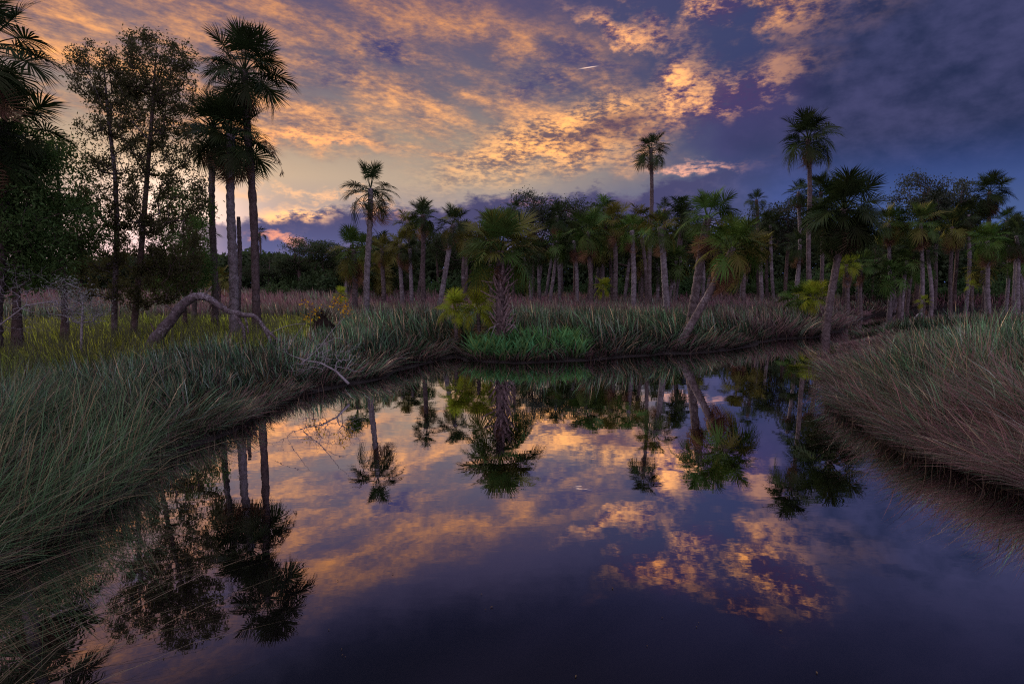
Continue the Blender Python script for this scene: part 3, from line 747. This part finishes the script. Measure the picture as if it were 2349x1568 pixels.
# squat palm with old leaf bases
sq = palm_px('squat stout palm with criss crossed leaf bases over bright sedge', 1152, 21.4, 1146, 575, 106, extra=[t for t in frond_list(7, 44, e_bot=-22) if not (t[1] < 4 and math.sin(t[0]) < -0.55)], kind='green', bark='dark', r0=0.21, r1=0.17, bow=0.0, dead=0, hang=((195, -58, .6), (178, -66, .55), (340, -66, .5)), olive=0.3)
bh = (at(1146, 575, 21.4) - sq.location).z
def boot_mesh(v):
    q = np.random.default_rng(v); w, L = 0.055, 0.36 + 0.12 * v / 2
    V = []
    for s, ww, th, off in ((0, 1.0, 1, 0), (0.45, .75, .9, .03), (1.0, .32, .6, .15)):
        for a, b in ((-1, -1), (1, -1), (1, 1), (-1, 1)): V.append((s * L, a * w * ww, off * .5 + b * 0.014 * th))
    Q = [[4 * k + j, 4 * k + (j + 1) % 4, 4 * k + 4 + (j + 1) % 4, 4 * k + 4 + j] for k in range(2) for j in range(4)] + [[8, 9, 10, 11]]
    return np_mesh('leaf_base', np.array(V), [np.array(Q)], BARK['boots'])
bm_ = [boot_mesh(v) for v in range(3)]
q = np.random.default_rng(3)
for k in range(96):
    f = (k + 0.5) / 96; a = k * 2.39996 + q.normal(0, .1); z = 0.2 + f * (bh - 0.95)
    o = link_mesh('leaf_base', bm_[k % 3], sq)
    e = 44 - 10 * f + q.normal(0, 17) - (25 if q.random() < .12 else 0)
    o.location = (0.16 * math.cos(a), 0.16 * math.sin(a), z)
    aim(o, (math.cos(R(e)) * math.cos(a), math.cos(R(e)) * math.sin(a), math.sin(R(e))), q.normal(0, .2)); s_ = 0.55 + 1.0 * q.random(); o.scale = (s_, 0.8 + .5 * q.random(), s_)
for k in range(8):
    a = q.random() * 6.28; o = link_mesh('dead_stalk', np_mesh('dead_stalk', *(lambda t: (t[0], [t[1], t[2]]))(tube([(0, 0, 0), (.3, 0, -.08), (.62, 0, -.42 - .2 * q.random())], [.018, .014, .006], 4)), BARK['twig']), sq)
    o.location = (0.16 * math.cos(a), 0.16 * math.sin(a), 0.7 + 0.5 * q.random()); o.rotation_euler = (0, 0, a)
# hanging flower stalk of the middle trio palm
def spray(n, L, seed, r=0.012):
    q = np.random.default_rng(seed); parts = []
    main = np.array([(s * 1.05, 0, 0.25 * s - 1.25 * s * s * s) for s in np.linspace(0, 1, 9)]) * L
    parts.append(tube(main, np.linspace(r, r * .4, 9), 4))
    for k in range(n):
        b = main[4 + k % 5]; d = np.array([q.normal(0, .3) + .1, q.normal(0, .3), -0.5 - .3 * q.random()]) * L * .3
        parts.append(tube([b, b + d * .5 + [.03, 0, .02], b + d], [r * .45, r * .4, r * .3], 3))
        for j in range(4):
            e_ = b + d * (0.4 + .15 * j); parts.append(tube([e_, e_ + [q.normal(0, .06), q.normal(0, .06), -.07]], [r * .5, r * .4], 3))
    return join(parts)
V, Q, T = spray(20, 1.2, 4, .018)
o = link_mesh('flower_stalk', np_mesh('flower_stalk', V, [Q, T], leafmat('dead')), t2); o.location = at(572, 318, 23.4) - t2.location

# dead palm pole
b = P3(549, 795, 27, True); t = at(547, 497, 27)
Pp = trunk_path((0, 0, -.1), t - b, 0, seed=5)
tag(link_mesh('palm_pole', trunk_mesh('palm_pole', Pp, .14, .085, BARK['brown'], 5)), 'bare headless dead palm pole standing between two of the trio trunks', 'dead tree').location = b

# palmettos: fan leaves straight out of the ground
def palmetto(label, px, Y, cy, rpx, kind, nf=22, e_bot=-6, stem=0.0):
    b = P3(px, YH + FPX * HCAM / Y, Y); b.z = gz(b.x, b.y)
    t = at(px, cy, Y)
    return palm(label, b, t, rpx / FPX * Y * 1.05, nf=nf, kind=kind, bark='brown', r0=0.09, r1=.08, dead=2, e_bot=e_bot, group='saw palmettos', name='palmetto', drop_=0.1)
palmetto('yellow green palmetto leaning beside the squat palm, left of two', 1046, 22.3, 712, 52, 'lime')
palmetto('yellow green palmetto touching the squat palm trunk, right of two', 1098, 22.0, 712, 56, 'lime', 24)
palmetto('small round lime palmetto at the foot of the round headed palm', 1384, 40, 660, 28, 'lime', 22)
palmetto('broad lime palmetto clump under the tallest right palm', 1832, 34, 688, 46, 'bright', 26)
palmetto('lime palmetto half behind the bushy shaggy palm trunk', 1866, 33, 686, 44, 'lime', 24)
palmetto('tiny yellow palmetto low in front of straight pale trunk', 2120, 42, 692, 20, 'lime', 14)
palmetto('spindly yellow topped palmetto left of the bright low palm', 2232, 42, 655, 16, 'lime', 12)
palmetto('low yellow palmetto in the marsh left of the slim lone palm', 782, 36, 678, 24, 'lime', 14)
palmetto('pale yellow palmetto behind the trunks of the left trio', 505, 40, 640, 36, 'olive', 18)

# palms deep in the forest, too small to pick their leaves apart
def far_palm_meshes(v, kind):
    parts = []; q = np.random.default_rng(v)
    for (a, e, f) in frond_list(900 + v, 24, e_bot=-48):
        V, Q, T = frond_geo(int(q.integers(1000)), 8, 0.3 + 0.9 * f, 0.25, wide=2.0)
        o = Vector((math.cos(R(e)) * math.cos(a), math.cos(R(e)) * math.sin(a), math.sin(R(e)))).to_track_quat('X', 'Z').to_matrix()
        M = np.array(o); parts.append((V @ M.T * (0.85 + .3 * q.random()), Q, T))
    V, Q, T = join(parts)
    return np_mesh('crown', V, [Q, T], leafmat(kind))
fc_ = [far_palm_meshes(v, k) for v, k in ((0, 'dark'), (1, 'green'), (2, 'dark'), (3, 'olive'))]
ft_ = [trunk_mesh('trunk', trunk_path((0, 0, -.02), (0.03 * v, 0.02, 1), 0.5, seed=v + 5), .022, .018, BARK[b_], 40 + v, sides=7, flare=1.2) for v, b_ in ((0, 'pale'), (1, 'brown'), (2, 'pale'), (-1, 'brown'))]
q = np.random.default_rng(77)
k = 0
while k < 92:
    Y = 47 + 30 * q.random() ** 1.5; px = 690 + 1680 * q.random()
    if vnoise(np.array([px]), np.array([0.]), .016, 71)[0] < 0.38 + 0.2 * q.random() - .1: continue
    if 1960 < px < 2010 and Y < 60: continue
    hgt = (3.4 + 5.6 * q.random()) * (1.0 if px > 930 else 0.72)
    b = P3(px, 700, Y, True)
    root = empty('cabbage_palm', b); tag(root, 'slim cabbage palm crowded in the dark forest behind the marsh', 'palm tree', 'palms crowded in the far forest')
    tr = link_mesh('trunk', ft_[k % 4], root); tr.scale = (7.5, 7.5, hgt); tr.rotation_euler = (q.normal(0, .06), q.normal(0, .08), q.random() * 6)
    cw = link_mesh('crown', fc_[int(q.integers(4))], root); cw['kind'] = 'stuff'
    tip = tr.rotation_euler.to_matrix() @ Vector((7.5 * .03 * ((0, 1, 2, -1)[k % 4]), 7.5 * .02, hgt))
    cw.location = tip; s_ = 1.35 + .5 * q.random(); cw.scale = (s_,) * 3; cw.rotation_euler = (0, 0, q.random() * 6)
    k += 1
# ------------------------------------------------------------------ broad-leaved trees and shrubs
def skeleton(trunk, clouds, natt, seed, zmin=0.25, step=0.45, lift=0.25, shell=0.45):
    """branches grown from a trunk line to points spread through ellipsoids"""
    q = np.random.default_rng(seed); pos = [np.array(p, float) for p in trunk]; par = [-1] + list(range(len(trunk) - 1))
    wts = np.array([c[1][0] * c[1][1] * c[1][2] for c in clouds]) ** 0.75; wts /= wts.sum()
    A = []
    for c, rad in [clouds[i] for i in q.choice(len(clouds), natt, p=wts)]:
        d = q.normal(size=3); d /= np.linalg.norm(d); A.append(np.array(c) + d * np.array(rad) * (shell + (1 - shell) * q.random()) ** 0.6)
    A = np.array(A); TP = np.array(trunk)
    order = np.argsort([np.min(np.linalg.norm(TP - a, axis=1)) for a in A])
    ok = [i >= zmin * len(trunk) for i in range(len(trunk))]
    tips = []
    for a in A[order]:
        Pn = np.array(pos); d = np.linalg.norm(Pn - a, axis=1); hor = np.linalg.norm(Pn[:, :2] - a[:2], axis=1)
        cost = d + 1.3 * np.maximum(0, Pn[:, 2] - a[2] + lift * hor) + np.where(ok, 0, 50)
        i = int(np.argmin(cost)); p0 = pos[i]; D = a - p0; L = np.linalg.norm(D); m = max(1, int(L / step)); last = i
        j = q.normal(size=3) * 0.10 * L
        for s in range(1, m + 1):
            t = s / m; pos.append(p0 + D * t + j * math.sin(math.pi * t) + np.array([0, 0, -0.10 * L * math.sin(math.pi * t)])); par.append(last); ok.append(True); last = len(pos) - 1
        tips.append(last)
    return np.array(pos), np.array(par), tips
def limbs(pos, par, tips, ntrunk, r0, rtip=0.008, sides=5, powr=0.46):
    cnt = np.zeros(len(pos)); cnt[tips] += 1
    for i in range(len(pos) - 1, 0, -1): cnt[par[i]] += cnt[i]
    rad = rtip * np.maximum(cnt, 1) ** powr; rad = rad * min(1, r0 / rad[0]) if rad[0] > r0 else rad
    s = np.linspace(0, 1, ntrunk); rad[:ntrunk] = np.maximum(rad[:ntrunk], r0 * (1 - 0.93 * s ** 0.75))
    e = np.arange(ntrunk, len(pos)); a, b = pos[par[e]], pos[e]; ra, rb = rad[par[e]], rad[e]
    ra = np.where(par[e] < ntrunk, np.minimum(ra, rb * 1.4), ra)
    D = b - a; D /= np.linalg.norm(D, axis=1)[:, None] + 1e-9
    A = np.cross(D, [0.3, 0.2, 0.93]); A /= np.linalg.norm(A, axis=1)[:, None] + 1e-9; B = np.cross(D, A)
    n = len(e); k = 4; ang = np.arange(k) / k * 2 * math.pi
    ring = lambda p, r_: p[:, None] + r_[:, None, None] * (A[:, None] * np.cos(ang)[None, :, None] + B[:, None] * np.sin(ang)[None, :, None])
    V = np.concatenate([ring(a, ra), ring(b, rb)], 1).reshape(-1, 3); o = (np.arange(n) * 2 * k)[:, None, None]
    j = np.arange(k); F = (o + np.stack([j, (j + 1) % k, k + (j + 1) % k, k + j], 1)[None]).reshape(-1, 4)
    tv = tube(pos[:ntrunk], rad[:ntrunk] * (1 + 0.5 * np.exp(-s * 14)), 9)
    return join([tv, (V, F, np.zeros((0, 3), int))])
def leaves(centres, per, spread_, ln, wd, seed, up=0.2):
    q = np.random.default_rng(seed); n = len(centres) * per
    C_ = np.repeat(np.asarray(centres), per, 0) + q.normal(size=(n, 3)) * np.array(spread_)
    d = q.normal(size=(n, 3)); d[:, 2] += up; d /= np.linalg.norm(d, axis=1)[:, None]
    w_ = np.cross(d, q.normal(size=(n, 3))); w_ /= np.linalg.norm(w_, axis=1)[:, None]
    L = ln * (0.6 + 0.8 * q.random(n))[:, None]; Wd = wd * (0.6 + 0.8 * q.random(n))[:, None]
    V = np.stack([C_, C_ + d * L * .45 + w_ * Wd * .5, C_ + d * L, C_ + d * L * .45 - w_ * Wd * .5], 1).reshape(-1, 3)
    return V, (np.arange(n) * 4)[:, None] + np.arange(4)
MB_ = leaf_material('bay_leaves', (.075, .082, .036), trans=0.3, vary=0.4)
MC_ = leaf_material('cedar_foliage', (.075, .14, .042), trans=0.25, vary=0.45)
MO_ = leaf_material('oak_leaves', (.045, .068, .032), trans=0.2, vary=0.45)
MOB = leaf_material('bluish_oak_leaves', (.055, .075, .055), trans=0.2, vary=0.45)
MS_ = leaf_material('shrub_leaves', (.055, .105, .042), trans=0.2, vary=0.5)
MY_ = leaf_material('yellow_leaves', (.42, .24, .015), trans=0.4, vary=0.3)
MP_ = leaf_material('pale_leaves', (.26, .30, .27), trans=0.2, vary=0.4)
def leafy(name, label, cat, base, trunk, clouds, natt, seed, r0, leafspec, mat, bark='wood', group=None, rtip=.006, **sk):
    root = empty(name, base); tag(root, label, cat, group)
    pos, par, tips = skeleton(trunk, clouds, natt, seed, **sk)
    V, Q, T = limbs(pos, par, tips, len(trunk), r0, rtip=rtip)
    link_mesh('trunk', np_mesh('trunk', V, [Q, T], BARK[bark], smooth=True), root)
    if leafspec:
        per, spr, ln, wd = leafspec
        mids = [par[t] for t in tips if par[t] >= len(trunk)]
        cen = np.concatenate([pos[tips], pos[mids[::2]]]) if len(mids) else pos[tips]
        V, Q = leaves(cen, per, spr, ln, wd, seed + 1)
        link_mesh('crown', np_mesh('crown', V, [Q], mat), root)
    return root
def local(base, Y):
    return lambda x, y, dy=0.0: np.array(at(x, y, Y + dy) - Vector(base))
# two leafy trees on the left
Y = 21.0; b = P3(262, 820, Y, True); l = local(b, Y)
k_ = Y / FPX
def cloud(l, x, y, rx, ry, rz=None, dy=0.0): return (l(x, y, dy), (rx * k_, (rz or (rx + ry) / 2) * k_, ry * k_))
leafy('leafy_tree', 'slender leafy tree with lichen pale trunk, left of the pair', 'tree', b,
      [l(262, 815), l(262, 760), l(263, 700), l(266, 600), l(268, 500), l(264, 400), l(252, 300), l(244, 220), l(238, 150)],
      [cloud(l, 225, 170, 62, 70), cloud(l, 275, 250, 50, 110), cloud(l, 225, 330, 40, 70), cloud(l, 250, 430, 70, 70), cloud(l, 180, 140, 20, 30), cloud(l, 225, 560, 60, 70), cloud(l, 300, 160, 34, 70), cloud(l, 210, 640, 80, 50), cloud(l, 270, 480, 50, 60)],
      820, 31, .095, (19, (.085, .085, .08), .10, .042), MB_, 'woodpale', 'leafy trees left of the palms', rtip=.0085, zmin=0.22, lift=0.8, step=0.4)
b = P3(305, 820, Y, True); l = local(b, Y)
leafy('leafy_tree', 'taller dark trunked leafy tree, right of the pair, twigs against sky', 'tree', b,
      [l(303, 815), l(306, 760), l(314, 680), l(322, 600), l(330, 500), l(338, 400), l(346, 300), l(352, 220), l(356, 150), l(360, 110)],
      [cloud(l, 350, 150, 68, 76), cloud(l, 405, 190, 38, 80), cloud(l, 330, 280, 60, 100), cloud(l, 400, 330, 44, 60), cloud(l, 425, 440, 52, 60), cloud(l, 400, 560, 70, 70), cloud(l, 320, 560, 60, 70), cloud(l, 430, 130, 16, 36),
       cloud(l, 362, 70, 10, 18), cloud(l, 420, 620, 50, 40), cloud(l, 340, 660, 80, 50), cloud(l, 345, 450, 50, 80)],
      1250, 33, .105, (19, (.085, .085, .08), .10, .042), MB_, 'wood', 'leafy trees left of the palms', rtip=.0085, zmin=0.2, lift=0.8, step=0.4)
# cedars at the left edge
Y = 17.0; k_ = Y / FPX; b = P3(40, 850, Y, True); l = local(b, Y)
leafy('cedar_tree', 'dense dark green cedar filling the left frame edge', 'tree', b,
      [l(40, 850), l(38, 700), l(36, 560), l(36, 440), l(34, 340), l(30, 280)],
      [cloud(l, 30, 400, 90, 110), cloud(l, -30, 520, 110, 110), cloud(l, 80, 500, 90, 90), cloud(l, 40, 330, 60, 60), cloud(l, 20, 610, 90, 60), cloud(l, 90, 620, 70, 40)],
      280, 41, .14, (56, (.20, .20, .17), .13, .045), MC_, 'wood', 'cedars at the left', zmin=0.2, lift=0.1)
Y = 19.0; k_ = Y / FPX; b = P3(150, 830, Y, True); l = local(b, Y)
leafy('cedar_tree', 'olive dark cedar with drooping boughs left of the leafy pair', 'tree', b,
      [l(150, 830), l(148, 700), l(140, 560), l(135, 440), l(132, 360), l(128, 320)],
      [cloud(l, 130, 420, 62, 90), cloud(l, 160, 520, 80, 70), cloud(l, 110, 560, 80, 70), cloud(l, 130, 350, 34, 50)],
      200, 42, .12, (46, (.19, .19, .18), .13, .045), MC_, 'wood', 'cedars at the left', zmin=0.2, lift=0.2)
Y = 25.0; k_ = Y / FPX; b = P3(425, 790, Y, True); l = local(b, Y)
leafy('cedar_tree', 'low dark cedar under the right side of the leafy pair', 'tree', b,
      [l(425, 790), l(424, 700), l(424, 600), l(420, 520), l(418, 440)],
      [cloud(l, 420, 500, 56, 80), cloud(l, 425, 610, 62, 56), cloud(l, 400, 650, 50, 30)],
      150, 43, .1, (42, (.22, .22, .2), .14, .05), MC_, 'wood', 'cedars at the left', zmin=0.2, lift=0.2)
# grey twiggy shrub
Y = 14.5; k_ = Y / FPX; b = P3(60, 880, Y, True); l = local(b, Y)
sh = leafy('twiggy_shrub', 'grey bare twiggy shrub under the dark cedar at left', 'shrub', b,
      [l(-40, 880), l(-30, 800), l(0, 745), l(60, 700), l(130, 690)],
      [cloud(l, 60, 660, 110, 60, 60), cloud(l, 120, 700, 100, 50, 60), cloud(l, 0, 640, 80, 60, 50), cloud(l, 40, 740, 90, 40, 50), cloud(l, 200, 730, 60, 24, 40)],
      620, 51, .018, None, None, 'twig', rtip=.0032, zmin=0.3, lift=-0.2, step=0.25, shell=0.2)
Y = 15.5; k_ = Y / FPX; b = P3(185, 870, Y, True); l = local(b, Y)
leafy('pale_leaved_shrub', 'low shrub with tiny pale shining leaves left of lichen trunk', 'shrub', b,
      [l(185, 870), l(186, 800), l(188, 740), l(190, 700)],
      [cloud(l, 190, 700, 66, 44, 50), cloud(l, 150, 670, 50, 34, 40)], 90, 52, .03, (9, (.10, .10, .09), .06, .03), MP_, 'twig', zmin=0.2, step=0.2)
# arched half-fallen trunk
Y = 17.6; b = P3(352, 830, Y, True); l = local(b, Y)
root = empty('fallen_tree', b); tag(root, 'mossy arched trunk bent over in the grass before the trio', 'fallen tree')
def spl(pts_, m=6):
    pts_ = np.array(pts_); t = np.arange(len(pts_)); T_ = np.linspace(0, len(pts_) - 1, (len(pts_) - 1) * m + 1); out = []
    for x in T_:
        i = min(int(x), len(pts_) - 2); f = x - i; p = lambda k: pts_[min(max(k, 0), len(pts_) - 1)]
        a0, a1, a2, a3 = p(i - 1), p(i), p(i + 1), p(i + 2)
        out.append(0.5 * ((2 * a1) + (-a0 + a2) * f + (2 * a0 - 5 * a1 + 4 * a2 - a3) * f * f + (-a0 + 3 * a1 - 3 * a2 + a3) * f ** 3))
    return np.array(out)
q = np.random.default_rng(8)
main = spl([l(325, 830), l(350, 785), l(385, 742), l(415, 704), l(442, 682), l(470, 681), l(498, 697), l(522, 712), l(548, 718)])
V, Qd, T = tube(main, np.interp(np.linspace(0, 1, len(main)), [0, .2, .5, .75, 1], [.21, .165, .125, .095, .075]), 12, True, .34, q)
link_mesh('trunk', np_mesh('trunk', V, [Qd, T], BARK['woodpale'], smooth=True), root)
for pts_, r_ in (([l(540, 716), l(560, 722), l(580, 724), l(594, 735), l(606, 752), l(625, 790)], (.085, .05)), ([l(536, 715), l(548, 735), l(558, 752), l(562, 790)], (.07, .045)),
                 ([l(606, 750), l(640, 782), l(668, 800), l(690, 826), l(700, 850)], (.045, .02)), ([l(560, 722), l(566, 740), l(570, 765)], (.04, .025))):
    c_ = spl(pts_, 4); V, Qd, T = tube(c_, np.linspace(*r_, len(c_)), 7, True, .2, q)
    link_mesh('limb', np_mesh('limb', V, [Qd, T], BARK['woodpale'], smooth=True), root)
for (t_, dx_, dy_, r_) in ((.18, -14, -26, .03), (.34, -26, -14, .035), (.47, 2, -24, .03), (.62, 16, -22, .028), (.72, -6, 22, .03), (.86, 14, -16, .02), (.93, 10, 14, .016)):
    p0 = main[int(t_ * (len(main) - 1))]; p1 = p0 + (l(400 + dx_, 700 + dy_) - l(400, 700)) + q.normal(size=3) * .05
    V, Qd, T = tube([p0, (p0 + p1) / 2 + q.normal(size=3) * .03, p1], [r_ * 1.5, r_, r_ * .6], 6, True, .2, q)
    link_mesh('stub', np_mesh('stub', V, [Qd, T], BARK['wood'], smooth=True), root)
# bleached brush at the bank
Y = 13.5; k_ = Y / FPX; b = P3(720, 900, Y, True); l = local(b, Y)
leafy('dead_brush', 'bleached tangle of dead branches hanging over the left bank', 'dead branches', b,
      [l(800, 880), l(770, 850), l(735, 832), l(700, 826), l(668, 815)],
      [cloud(l, 740, 800, 60, 46, 50), cloud(l, 790, 835, 60, 26, 40), cloud(l, 700, 840, 50, 26, 40), cloud(l, 650, 790, 26, 36, 20), cloud(l, 800, 800, 40, 30, 30)],
      420, 61, .022, None, None, 'twig', rtip=.0065, zmin=0.0, lift=-0.3, step=0.3, shell=0.1)
root = empty('dead_branch', P3(705, 870, 13.0, True)); l = local(root.location, 13.0); tag(root, 'long pale dead branch forking up from the bleached tangle', 'dead branches')
for pts_, r_ in (([l(690, 835), l(730, 800), l(760, 760), l(790, 728)], (.012, .004)), ([l(660, 800), l(680, 768), l(700, 740)], (.008, .003)), ([l(618, 765), l(650, 750), l(680, 743), l(705, 742)], (.007, .003)), ([l(735, 795), l(770, 775), l(790, 780)], (.007, .003))):
    c_ = spl(pts_, 4); V, Qd, T = tube(c_, np.linspace(*r_, len(c_)), 5, True); link_mesh('limb', np_mesh('limb', V, [Qd, T], BARK['twig']), root)
# yellow-leaved bush, dark mound
Y = 17.0; k_ = Y / FPX
for lab, px, cl in (('bush with orange yellow leaves left of the dark root mound', 712, [(705, 712, 16, 22), (730, 708, 24, 12)]), ('bush with orange yellow leaves right of the dark root mound', 778, [(777, 688, 14, 16), (790, 712, 20, 14)])):
    b = P3(px, 860, Y, True); l = local(b, Y)
    leafy('yellow_bush', lab, 'bush', b, [l(px, 860), l(px + 2, 800), l(px, 750), l(px + 1, 725)], [cloud(l, a_, b_, c_, d_) for a_, b_, c_, d_ in cl], 15, px, .012, (4, (.07, .07, .07), .075, .04), MY_, 'wood', 'yellow leaved bushes', zmin=0.2, step=0.2)
b = P3(743, 800, 21, True); l = local(b, 21); q = np.random.default_rng(9); k_ = 21 / FPX
parts = []
th, ph_ = np.meshgrid(np.linspace(0, 2 * math.pi, 15)[:-1], np.linspace(0.02, math.pi / 2, 8))
rad = 0.34 * (1 + 0.16 * q.normal(size=th.shape)); Vd = np.stack([rad * np.sin(ph_) * np.cos(th), rad * np.sin(ph_) * np.sin(th), 1.25 * rad * np.cos(ph_) + .65], -1).reshape(-1, 3)
Vd = np.concatenate([Vd, np.stack([.45 * np.cos(th[0]), .45 * np.sin(th[0]), 0 * th[0]], -1)])
Fd = np.array([[a * 14 + j, a * 14 + (j + 1) % 14, (a + 1) * 14 + (j + 1) % 14, (a + 1) * 14 + j] for a in range(8) for j in range(14)])
parts.append((Vd, Fd, np.zeros((0, 3), int)))
for k in range(60):
    a, e = q.random() * 6.28, q.random() * 1.4; d = np.array([math.cos(e) * math.cos(a), math.cos(e) * math.sin(a), math.sin(e)])
    p0 = d * .5 + [0, 0, .65]; parts.append(tube([p0, p0 + d * .15 + q.normal(size=3) * .04, p0 + d * .28 + q.normal(size=3) * .09], [.014, .01, .004], 3))
V, Qd, T = join(parts)
o = tag(link_mesh('root_mound', np_mesh('root_mound', V, [Qd, T], bark_material('wet_root', (.014, .010, .008), (.032, .022, .018), amount=0))), 'dark brown root mound between the two yellow leaved bushes', 'stump'); o.location = b
# pale driftwood by the far inlet
b = P3(2112, 720, 44, True); V, Qd, T = tube([(-.5, 0, .55), (-.2, 0, .85), (.1, .1, .95), (.5, 0, .6), (.6, 0, .1)], [.07, .1, .12, .09, .05], 7)
tag(link_mesh('driftwood', np_mesh('driftwood', V, [Qd, T], BARK['twig'], smooth=True)), 'small bleached driftwood beside the far inlet', 'driftwood').location = b

# forest trees: three kinds, copied
def proto(seed, hgt, spread_x, natt, ln, per, mat, flat=1.0):
    tr = [np.array((0.02 * i * math.sin(seed + i), 0.0, hgt * i / 7)) for i in range(8)]
    q = np.random.default_rng(seed)
    cl = [((q.normal() * spread_x * .45, q.normal() * spread_x * .45, hgt * (0.52 + 0.42 * q.random())), (spread_x * (.45 + .3 * q.random()),) * 2 + (hgt * .14 * flat,)) for _ in range(7)]
    cl.append(((0, 0, hgt * .93), (spread_x * .35, spread_x * .35, hgt * .08)))
    pos, par, tips = skeleton(tr, cl, natt, seed, zmin=0.3, step=.9, lift=0.4)
    V, Q, T = limbs(pos, par, tips, 8, .2, rtip=.016)
    V2, Q2 = leaves(np.concatenate([pos[tips]]), per, (.34, .34, .26), ln, ln * .55, seed + 1)
    return np_mesh('trunk', V, [Q, T], BARK['wood'], smooth=True), np_mesh('crown', V2, [Q2], mat)
PR = [proto(201, 10, 3.0, 190, .19, 60, MO_), proto(202, 10, 2.4, 170, .18, 60, MOB), proto(203, 10, 3.6, 210, .20, 60, MO_), proto(204, 10, 2.0, 150, .18, 60, MOB)]
def forest_tree(label, px, Y, top, pk, wide=1.0, group='leafy trees of the far forest'):
    b = P3(px, 700, Y, True); hgt = at(px, top, Y).z - b.z
    root = empty('forest_tree', b); tag(root, label, 'tree', group)
    for nm, me in zip(('trunk', 'crown'), PR[pk]):
        o = link_mesh(nm, me, root); o.scale = (hgt / 10 * wide, hgt / 10 * wide, hgt / 10); o.rotation_euler = (0, 0, px * .7)
for a in (('round leafy tree over the marsh right of the left trio', 690, 70, 548, 2, 1.5), ('low leafy tree far behind the short orange skirted palm', 745, 72, 556, 0, 1.3),
          ('dark leafy tree closing the gap behind the left trio', 620, 78, 590, 2, 1.8),
          ('knobbly leafy crown rising just right above the squat palm', 1222, 60, 452, 1, .9), ('leafy crown behind the dark thin trunk palm', 1318, 60, 458, 0, .95),
          ('leafy crown above the low brown skirted palm', 1355, 62, 468, 3, 1.0), ('thin leafed bluish tree left of the tallest right palm', 1800, 56, 462, 1, 1.0),
          ('broad tall leafy tree crowning the right forest, left of three', 2100, 58, 410, 1, .82), ('tall leafy tree crowning the right forest, middle of three', 2186, 60, 414, 3, .85),
          ('leafy tree behind the right frame edge palm', 2345, 62, 515, 0, 1.2), ('leafy tree behind the palm crown left of squat palm', 1080, 64, 520, 2, 1.0),
          ('leafy tree in the gap right of bushy shaggy palm', 2000, 62, 560, 2, 1.0), ('leafy tree low behind the flat brown crowned palm', 1440, 66, 500, 0, 1.0),
          ('leafy tree low behind the spiky crowned palm', 1600, 66, 530, 3, 1.3), ('leafy tree low behind the leaning palm crown', 1690, 64, 540, 2, 1.1),
          ('far leafy tree seen between the leafy pair and trio', 470, 80, 590, 2, 1.5), ('far leafy tree seen through the leafy pair', 330, 78, 585, 0, 1.8),
          ('far leafy tree seen left of the lichen pale trunk', 190, 76, 590, 2, 2.0), ('far leafy tree seen under the dark cedar', 60, 76, 590, 0, 2.0), ('leafy tree behind the ragged crowned palm', 900, 68, 545, 2, 1.0), ('leafy tree between ragged palm and right leaning palm', 1005, 66, 530, 0, 1.0)):
    forest_tree(*a)
q = np.random.default_rng(12)
sp_ = [leaves(q.normal(size=(26, 3)) * [.9, .7, .55] + [0, 0, 1.2], 55, (.26, .26, .24), .24, .11, 300 + v) for v in range(3)]
shm = [np_mesh('shrub', V, [Q], MS_) for V, Q in sp_]
for k in range(58):
    px = 600 + 1800 * (k + q.random()) / 58; Y = 60 + 18 * q.random(); b = P3(px, 700, Y, True); b.z -= .25
    o = tag(link_mesh('shrub', shm[k % 3]), 'dark leafy understory shrub among the forest palm trunks', 'shrub', 'understory shrubs of the far forest'); o.location = b
    s_ = .8 + .9 * q.random(); o.scale = (s_ * 1.2, s_, s_ * (.8 + .5 * q.random())); o.rotation_euler = (0, 0, q.random() * 6)
# the mass of forest behind it all
q = np.random.default_rng(14); nb = 130000
px = q.uniform(-500, 2900, nb); Yb = q.uniform(82, 100, nb)
xb = (px - CX) / FPX * Yb
topz = np.where(px < 930, 6.2, 10.2) * (0.72 + 0.34 * vnoise(xb, xb * 0, .13, 9) + 0.25 * (vnoise(xb, xb * 0, .5, 10) - .5))
topz = np.where((px > 930) & (px < 1020), 8.0, topz)
cen = np.stack([xb, Yb, .8 + topz * q.random(nb) ** 0.8], 1)
V, Q = leaves(cen, 1, (.1, .1, .1), .80, .48, 15)
tag(link_mesh('forest', np_mesh('forest', V, [Q], MO_)), 'dark solid mass of forest closing the horizon', 'forest', kind='stuff')

# flecks of leaf litter afloat on the creek
q = np.random.default_rng(21); nf_ = 46
fp = np.array([on_z(a, b_, 0.006) for a, b_ in zip(q.uniform(520, 1900, nf_), q.uniform(880, 1560, nf_))])
fp = fp[shore_distance(fp[:, 0], fp[:, 1]) < -0.3]
an = q.random(len(fp)) * 6.283; d = np.stack([np.cos(an), np.sin(an), 0 * an], 1); e_ = np.stack([-np.sin(an), np.cos(an), 0 * an], 1)
L = (.006 + .012 * q.random(len(fp)))[:, None]
V = np.stack([fp - d * L, fp + e_ * L * .4 + [0, 0, .004], fp + d * L, fp - e_ * L * .4 + [0, 0, .003]], 1).reshape(-1, 3)
tag(link_mesh('floating_litter', np_mesh('floating_litter', V, [(np.arange(len(fp)) * 4)[:, None] + np.arange(4)], leafmat('dusty'))), 'tiny flecks of leaf litter afloat on the dark creek', 'leaf litter', kind='stuff')
